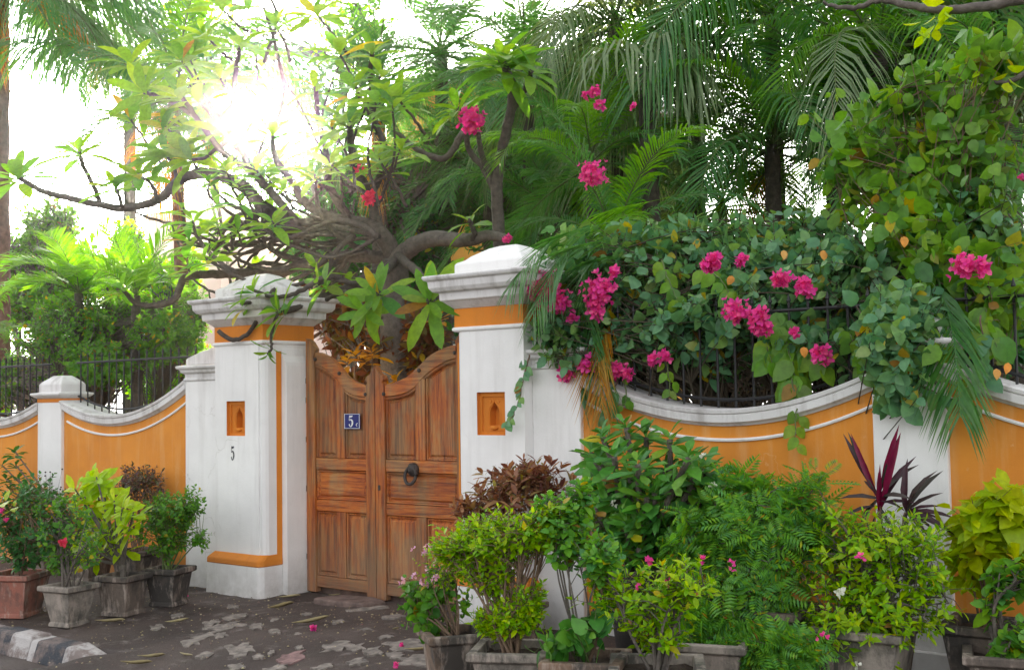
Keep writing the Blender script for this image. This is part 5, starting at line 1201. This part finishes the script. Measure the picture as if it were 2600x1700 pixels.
# dark round pot with the thorny spurge
c = Vector((at(1640, 1650, -.62).x, -.62, 0)); c.z = ground_z(c.x, c.y); r = P_('large dark round pot with a tall thorny stemmed spurge of leafy rosettes', c); t = round_pot(r, c, .21, .15, .50, 'pot_black')
L = Leaves(['obov', 'obov', 'elli'], 'euph'); mb = MB(); th = MB(); random.seed(17)
for i in range(44):
    if i < 12: px, py = [(1590, 1085), (1530, 1110), (1640, 1110), (1700, 1115), (1750, 1160), (1800, 1200), (1500, 1150), (1560, 1160), (1830, 1260), (1620, 1180), (1690, 1190), (1760, 1230)][i]
    else: px, py = random.uniform(1480, 1850), random.uniform(1160, 1400)
    if px < 1540 and py > 1350: py -= 100
    Y = -.62 + random.uniform(-.28, .22); q = at(px, py, Y); b0 = t + Vector((random.uniform(-.1, .1), random.uniform(-.08, .08), 0))
    mid = b0.lerp(q, .55) + Vector((random.uniform(-.05, .05), 0, -.02)); pts = crom([b0, mid, q], 9); R0 = [.016] * len(pts)
    mb.tube(pts, R0, 7)
    for k in range(70):
        u = random.uniform(.25, 1) * (len(pts) - 1.001); p = pts[int(u)].lerp(pts[int(u) + 1], u - int(u)); d = rv(); d.z *= .2; d.normalize(); th.tube([p + d * .012, p + d * .038], [.003, .0006], 3, cap=False)
    ax = Vector((random.uniform(-.3, .3), -.35, .9)); sprig(L, q + ax * .03, ax, 14, .10, .14, 74, .3, .1, .25)
    for _ in range(2):
        u = random.uniform(.5, .9) * (len(pts) - 1.001); p = pts[int(u)] + Vector((random.uniform(-.08, .08), -.06, 0)); sprig(L, p, Vector((random.uniform(-.6, .6), -.6, .5)), 8, .06, .105, 74, .3, .1)
mb.build('thorny_stems', M['bark'], r); o = th.build('thorns', M['twig'], r); o['kind'] = 'stuff'; L.build(r, 290)
for px, py in ((1786, 1158), (1808, 1230), (1560, 1280)): flower_cluster(r, at(px, py, -.85), .012, 'petal_white', 4, .02)
# bronze leaved shrub behind
c = Vector((at(1310, 1500, -.40).x, -.40, 0)); c.z = ground_z(c.x, c.y); r = P_('bronze and pink leaved shrub rising against the white pillar', c); t = square_pot(r, c, .26, .21, .22, .1, 'pot_dark')
L = Leaves(['elli', 'lance'], 'redbrown'); bush(r, t, [CR(1300, 1235, -.40, 120, 50, 2), CR(1200, 1290, -.4, 50, 38, .7), CR(1400, 1220, -.4, 50, 50, .7), CR(1270, 1300, -.4, 100, 40, .8), CR(1340, 1190, -.4, 70, 30, .6)], L, 130, 9, .085, 'twig', 14, 60, .08, .6, 0, .007, 290, .15)
# feathery shrubs
c = Vector((at(1960, 1600, -.75).x, -.75, 0)); c.z = ground_z(c.x, c.y); r = P_('wide feathery leaved shrub with pale crooked stems in a dark pot, centre right', c); t = square_pot(r, c, .36, .28, .40, .1, 'pot_dark')
L = Leaves(['fern', 'fern2'], 'fern'); bush(r, t, [CR(1930, 1310, -.75, 170, 85, 2.2), CR(1880, 1240, -.7, 60, 50, .5), CR(2060, 1240, -.7, 55, 45, .4), CR(2090, 1340, -.7, 60, 60, .5), CR(1800, 1370, -.8, 110, 60, 1.1), CR(1900, 1450, -.85, 190, 80, 1.2), CR(1850, 1560, -.9, 150, 70, .9)], L, 290, 5, .12, 'bark', 20, 68, .07, .2, .05, .011, 290, .1, jitter=.4)
c = Vector((at(1800, 1760, -1.15).x, -1.15, 0)); c.z = ground_z(c.x, c.y); r = P_('low feathery plant at the bottom edge right of the twiggy shrub', c); t = square_pot(r, c, .40, .30, .30, .3, 'pot_grey')
L = Leaves(['fern', 'fern2'], 'fern'); bush(r, t, [CR(1880, 1660, -1.1, 120, 50, 1.2), CR(1760, 1590, -1.05, 80, 50, .7), CR(2010, 1650, -1.1, 80, 50, .7)], L, 230, 6, .11, 'bark', 10, 68, .07, .2, .05, .007, 150, .1, jitter=.4)
# golden shrub
c = Vector((at(2200, 1640, -.72).x, -.72, 0)); c.z = ground_z(c.x, c.y); r = P_('broad golden tipped bush with one white blossom hiding the wall pier', c); t = square_pot(r, c, .40, .30, .34, .1, 'pot_grey')
L = Leaves(['elli', 'lance', 'small'], 'golden'); bush(r, t, [CR(2220, 1350, -.72, 180, 65, 1.8), CR(2150, 1430, -.75, 140, 80, 1.4), CR(2330, 1440, -.72, 100, 80, 1.1), CR(2200, 1560, -.8, 190, 90, 1.9), CR(2380, 1540, -.72, 60, 70, .5), CR(2100, 1620, -.85, 120, 60, .7)], L, 520, 8, .050, 'bark', 24, 62, .08, .3, .05, .009, 290, .15, jitter=.35)
for (px, py, s) in ((2133, 1500, .05), (2180, 1690, .035)): flower_cluster(r, at(px, py, c.y - .22), .010, 'petal_white', 4, s * .6)
# cordyline
c = Vector((at(2235, 1560, -.40).x, -.40, 0)); c.z = ground_z(c.x, c.y); r = P_('maroon strap leaved cordyline with two upright crimson spears before the wall pier', c); t = square_pot(r, c, .30, .24, .30, .1, 'pot_dark')
L = Leaves(['sword'], 'cordyline'); top = at(2232, 1290, -.4)
branch(r, [t, top, at(2233, 1240, -.4)], .014, .010, 'twig', 6, name='stem')
for (px, py) in [(2140, 1245), (2150, 1290), (2160, 1330), (2195, 1210), (2170, 1310), (2300, 1175), (2285, 1240), (2310, 1260), (2200, 1350), (2260, 1330), (2280, 1170)]:
    b = at(2233 + random.uniform(-6, 6), 1285 + random.uniform(-25, 30), -.4); e = at(px, py, -.4 + random.uniform(-.15, .12)); d = e - b; L.add(b, d, Vector((0, -.7, 1)), d.length * 1.15)
b2 = at(2300, 1300, -.36)
for (px, py) in [(2360, 1195), (2370, 1240), (2375, 1270), (2385, 1300), (2395, 1320), (2330, 1200), (2290, 1190), (2340, 1330), (2370, 1330), (2300, 1350), (2255, 1260), (2400, 1290)]:
    e = at(px, py, -.36 + random.uniform(-.15, .1)); d = e - b2; L.add(b2, d, Vector((0, -.7, 1)), d.length * 1.15)
branch(r, [t, at(2280, 1400, -.38), b2], .012, .008, 'twig', 6, name='stem')
L.build(r, 60); L = Leaves(['spear'], 'cordyline_p')
for (bx_, by, px, py) in [(2232, 1260, 2278, 1080), (2235, 1300, 2282, 1100), (2230, 1270, 2158, 1100), (2232, 1310, 2228, 1200), (2236, 1290, 2232, 1180)]:
    b = at(bx_, by, -.405); e = at(px, py, -.46); d = e - b; L.add(b, d, Vector((.2, -1, .2)), d.length)
L.build(r, 9)
b = at(2230, 1262, -.41); LQ = Leaves(['spear'], 'cordyline'); 
for (px, py) in ((2140, 1098), (2152, 1094), (2282, 1102)): e = at(px, py, -.44); LQ.add(b, e - b, Vector((.3, -1, .3)), (e - b).length)
LQ.build(r, 9)
# yellow green broad leaved plant
c = Vector((at(2510, 1640, -.38).x, -.38, 0)); c.z = ground_z(c.x, c.y); r = P_('yellow green broad leaved plant before the rightmost orange panel', c); t = square_pot(r, c, .36, .28, .34, .1, 'pot_dark')
L = Leaves(['ovate', 'elli', 'ovate2'], 'limeveg'); bush(r, t, [CR(2520, 1320, -.38, 130, 60, 1.6), CR(2440, 1400, -.38, 55, 50, .7), CR(2590, 1270, -.38, 90, 50, .8), CR(2600, 1400, -.38, 80, 50, .6)], L, 60, 6, .125, 'twig', 9, 72, .14, .2, .1, .007, 290, .2)
c = Vector((at(2560, 1730, -.62).x, -.62, 0)); c.z = ground_z(c.x, c.y); r = P_('green scalloped leaved plant at the right edge on a crooked woody stem', c); t = square_pot(r, c, .34, .26, .26, .3, 'pot_dark')
L = Leaves(['ovate2', 'ovate'], 'fern'); bush(r, t, [CR(2570, 1470, -.62, 65, 55, 1.2), CR(2530, 1530, -.62, 40, 40, .5), CR(2580, 1640, -.7, 50, 60, .8), CR(2540, 1670, -.7, 40, 35, .5)], L, 75, 6, .060, 'bark', 6, 62, .07, .3, .05, .012, 250, .2)
branch(r, [at(2620, 1600, -.6), at(2570, 1598, -.6), at(2520, 1590, -.6), at(2510, 1602, -.6)], .012, .007, 'bark', 6, name='branch')

# ================================================================== SMALL THINGS ON THE GROUND
def fallen(px, py, L_, ang, label, mat='dryleaf', kind='lance', curl=1.0):
    p = foot(px, py); tv, tf = T[kind]; V = []
    tw = random.uniform(-1.6, 1.6); bw = random.uniform(-.25, .25)
    for a, b, z in tv:
        t_ = tw * (a - .3); bb = b * L_ * .42
        V.append(((a - .5) * L_ * .9, bb * math.cos(t_) + bw * L_ * (a - .5) ** 2, abs(bb * math.sin(t_)) + (abs(b) * .55 + (a - .5) ** 2 * .30 * curl) * L_))
    o = link('fallen_leaf', mesh('fallen_leaf', V, tf, M[mat], True)); so = o.modifiers.new('thick', 'SOLIDIFY'); so.thickness = .0012
    o.location = (p.x, p.y, p.z + .015); o.rotation_euler = (random.uniform(-.15, .15), random.uniform(-.1, .1), ang); tag(o, label, 'leaf', 'dry leaves fallen on the paving')
A_ = AW
for a in [(735, 1520, .20, A_ + .15, 'pale dry leaf lying along the foot of the left pillar'), (712, 1545, .26, A_ + .7, 'curled dry leaf with a dark stalk before the left pillar'), (790, 1584, .30, A_ + .35, 'long pale curled leaf in the middle of the driveway'),
          (1003, 1602, .12, A_ + 1.2, 'small twisted dry leaf near the lantana pot'), (280, 1583, .26, A_ - .1, 'long yellowish leaf on the pavement behind the kerb end'), (450, 1583, .20, A_ + .6, 'yellow leaf pointing to the left pillar, beside the kerb end'),
          (385, 1673, .20, A_ + .5, 'yellow dry leaf lying in the road at the bottom edge'), (470, 1668, .14, A_ - .6, 'crumpled pale leaf in the road right of the yellow one'), (1062, 1656, .20, A_ - .1, 'thin dry leaf on the pale paving near the brown pot'), (345, 1690, .22, A_ + .2, 'brownish dry leaf cut by the bottom edge'), (300, 1556, .16, A_ + .2, 'pale dry sliver of leaf behind the pots'), (850, 1515, .12, A_ + .4, 'small yellow leaf by the stone slab')]: fallen(*a)
for (px, py, s, lb) in [(797, 1600, .030, 'magenta blossom fallen beside the long curled leaf'), (472, 1516, .022, 'magenta petal fallen beside the left pillar foot'), (1025, 1643, .022, 'magenta petal on the pale patch near the lantana pot'), (1005, 1697, .022, 'magenta petal at the bottom edge of the driveway')]:
    p = foot(px, py) + Vector((0, 0, .02)); e = bpy.data.objects.new('fallen_blossom', None); bpy.data.objects.remove(e)
    o = flower_cluster(None, p, s * .35, 'magenta', 5, s, 'fallen_blossom'); tag(o, lb, 'petal', 'magenta petals fallen on the paving')
# grit, crumbs and leaf scraps
V = []; F = []; random.seed(44)
for i in range(2600):
    x = random.uniform(-11, -3.2); y = -abs(random.gauss(0, .9)) - .02 if random.random() < .6 else random.uniform(-2.6, -.1)
    if y < -2.7: continue
    z = ground_z(x, y) + .006
    if x < -6.95 and y < -1.8: z = -.108
    s_ = random.uniform(.003, .011) * (1.6 if random.random() < .06 else 1); a = random.random() * 6; k = len(V)
    for j in range(4): V.append((x + math.cos(a + j * 1.57) * s_ * random.uniform(.5, 1.3), y + math.sin(a + j * 1.57) * s_, z))
    V.append((x, y, z + s_ * .7)); F += [(k, k + 1, k + 4), (k + 1, k + 2, k + 4), (k + 2, k + 3, k + 4), (k + 3, k, k + 4)]
half = len(F) // 2
o = link('litter', mesh('litter', V, np.array(F), [M['dryleaf'], M['stone']], False, [random.choice((0, 1, 1)) for _ in F for __ in (0,)])); o['kind'] = 'stuff'
# undergrowth added inside gate and wall to block light under the gate
ug = link('undergrowth', None) if False else None
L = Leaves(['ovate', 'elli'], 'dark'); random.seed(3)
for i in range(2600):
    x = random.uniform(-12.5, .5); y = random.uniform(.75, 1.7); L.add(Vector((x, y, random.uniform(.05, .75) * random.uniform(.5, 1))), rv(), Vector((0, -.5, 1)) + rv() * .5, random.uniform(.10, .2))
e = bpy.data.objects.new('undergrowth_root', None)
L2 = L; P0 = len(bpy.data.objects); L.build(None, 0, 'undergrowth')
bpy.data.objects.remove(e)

# ------------------------------------------------------------------ scattering air volume added to make the glare round the sun
HZ = bpy.data.materials.new('glare_haze'); HZ.use_nodes = True; t = HZ.node_tree
t.nodes.remove(t.nodes['Principled BSDF']); pv = t.nodes.new('ShaderNodeVolumePrincipled'); pv.inputs['Color'].default_value = (1, .99, .97, 1)
pv.inputs['Density'].default_value = .0006; pv.inputs['Anisotropy'].default_value = .972; t.links.new(pv.outputs[0], t.nodes['Material Output'].inputs['Volume'])
mb = MB(); mb.box(-70, 45, -20, 75, -1.2, 9.5); o = mb.build('glare_haze', HZ); o['kind'] = 'stuff'; o['label'] = 'thin air volume added for the sun glare'
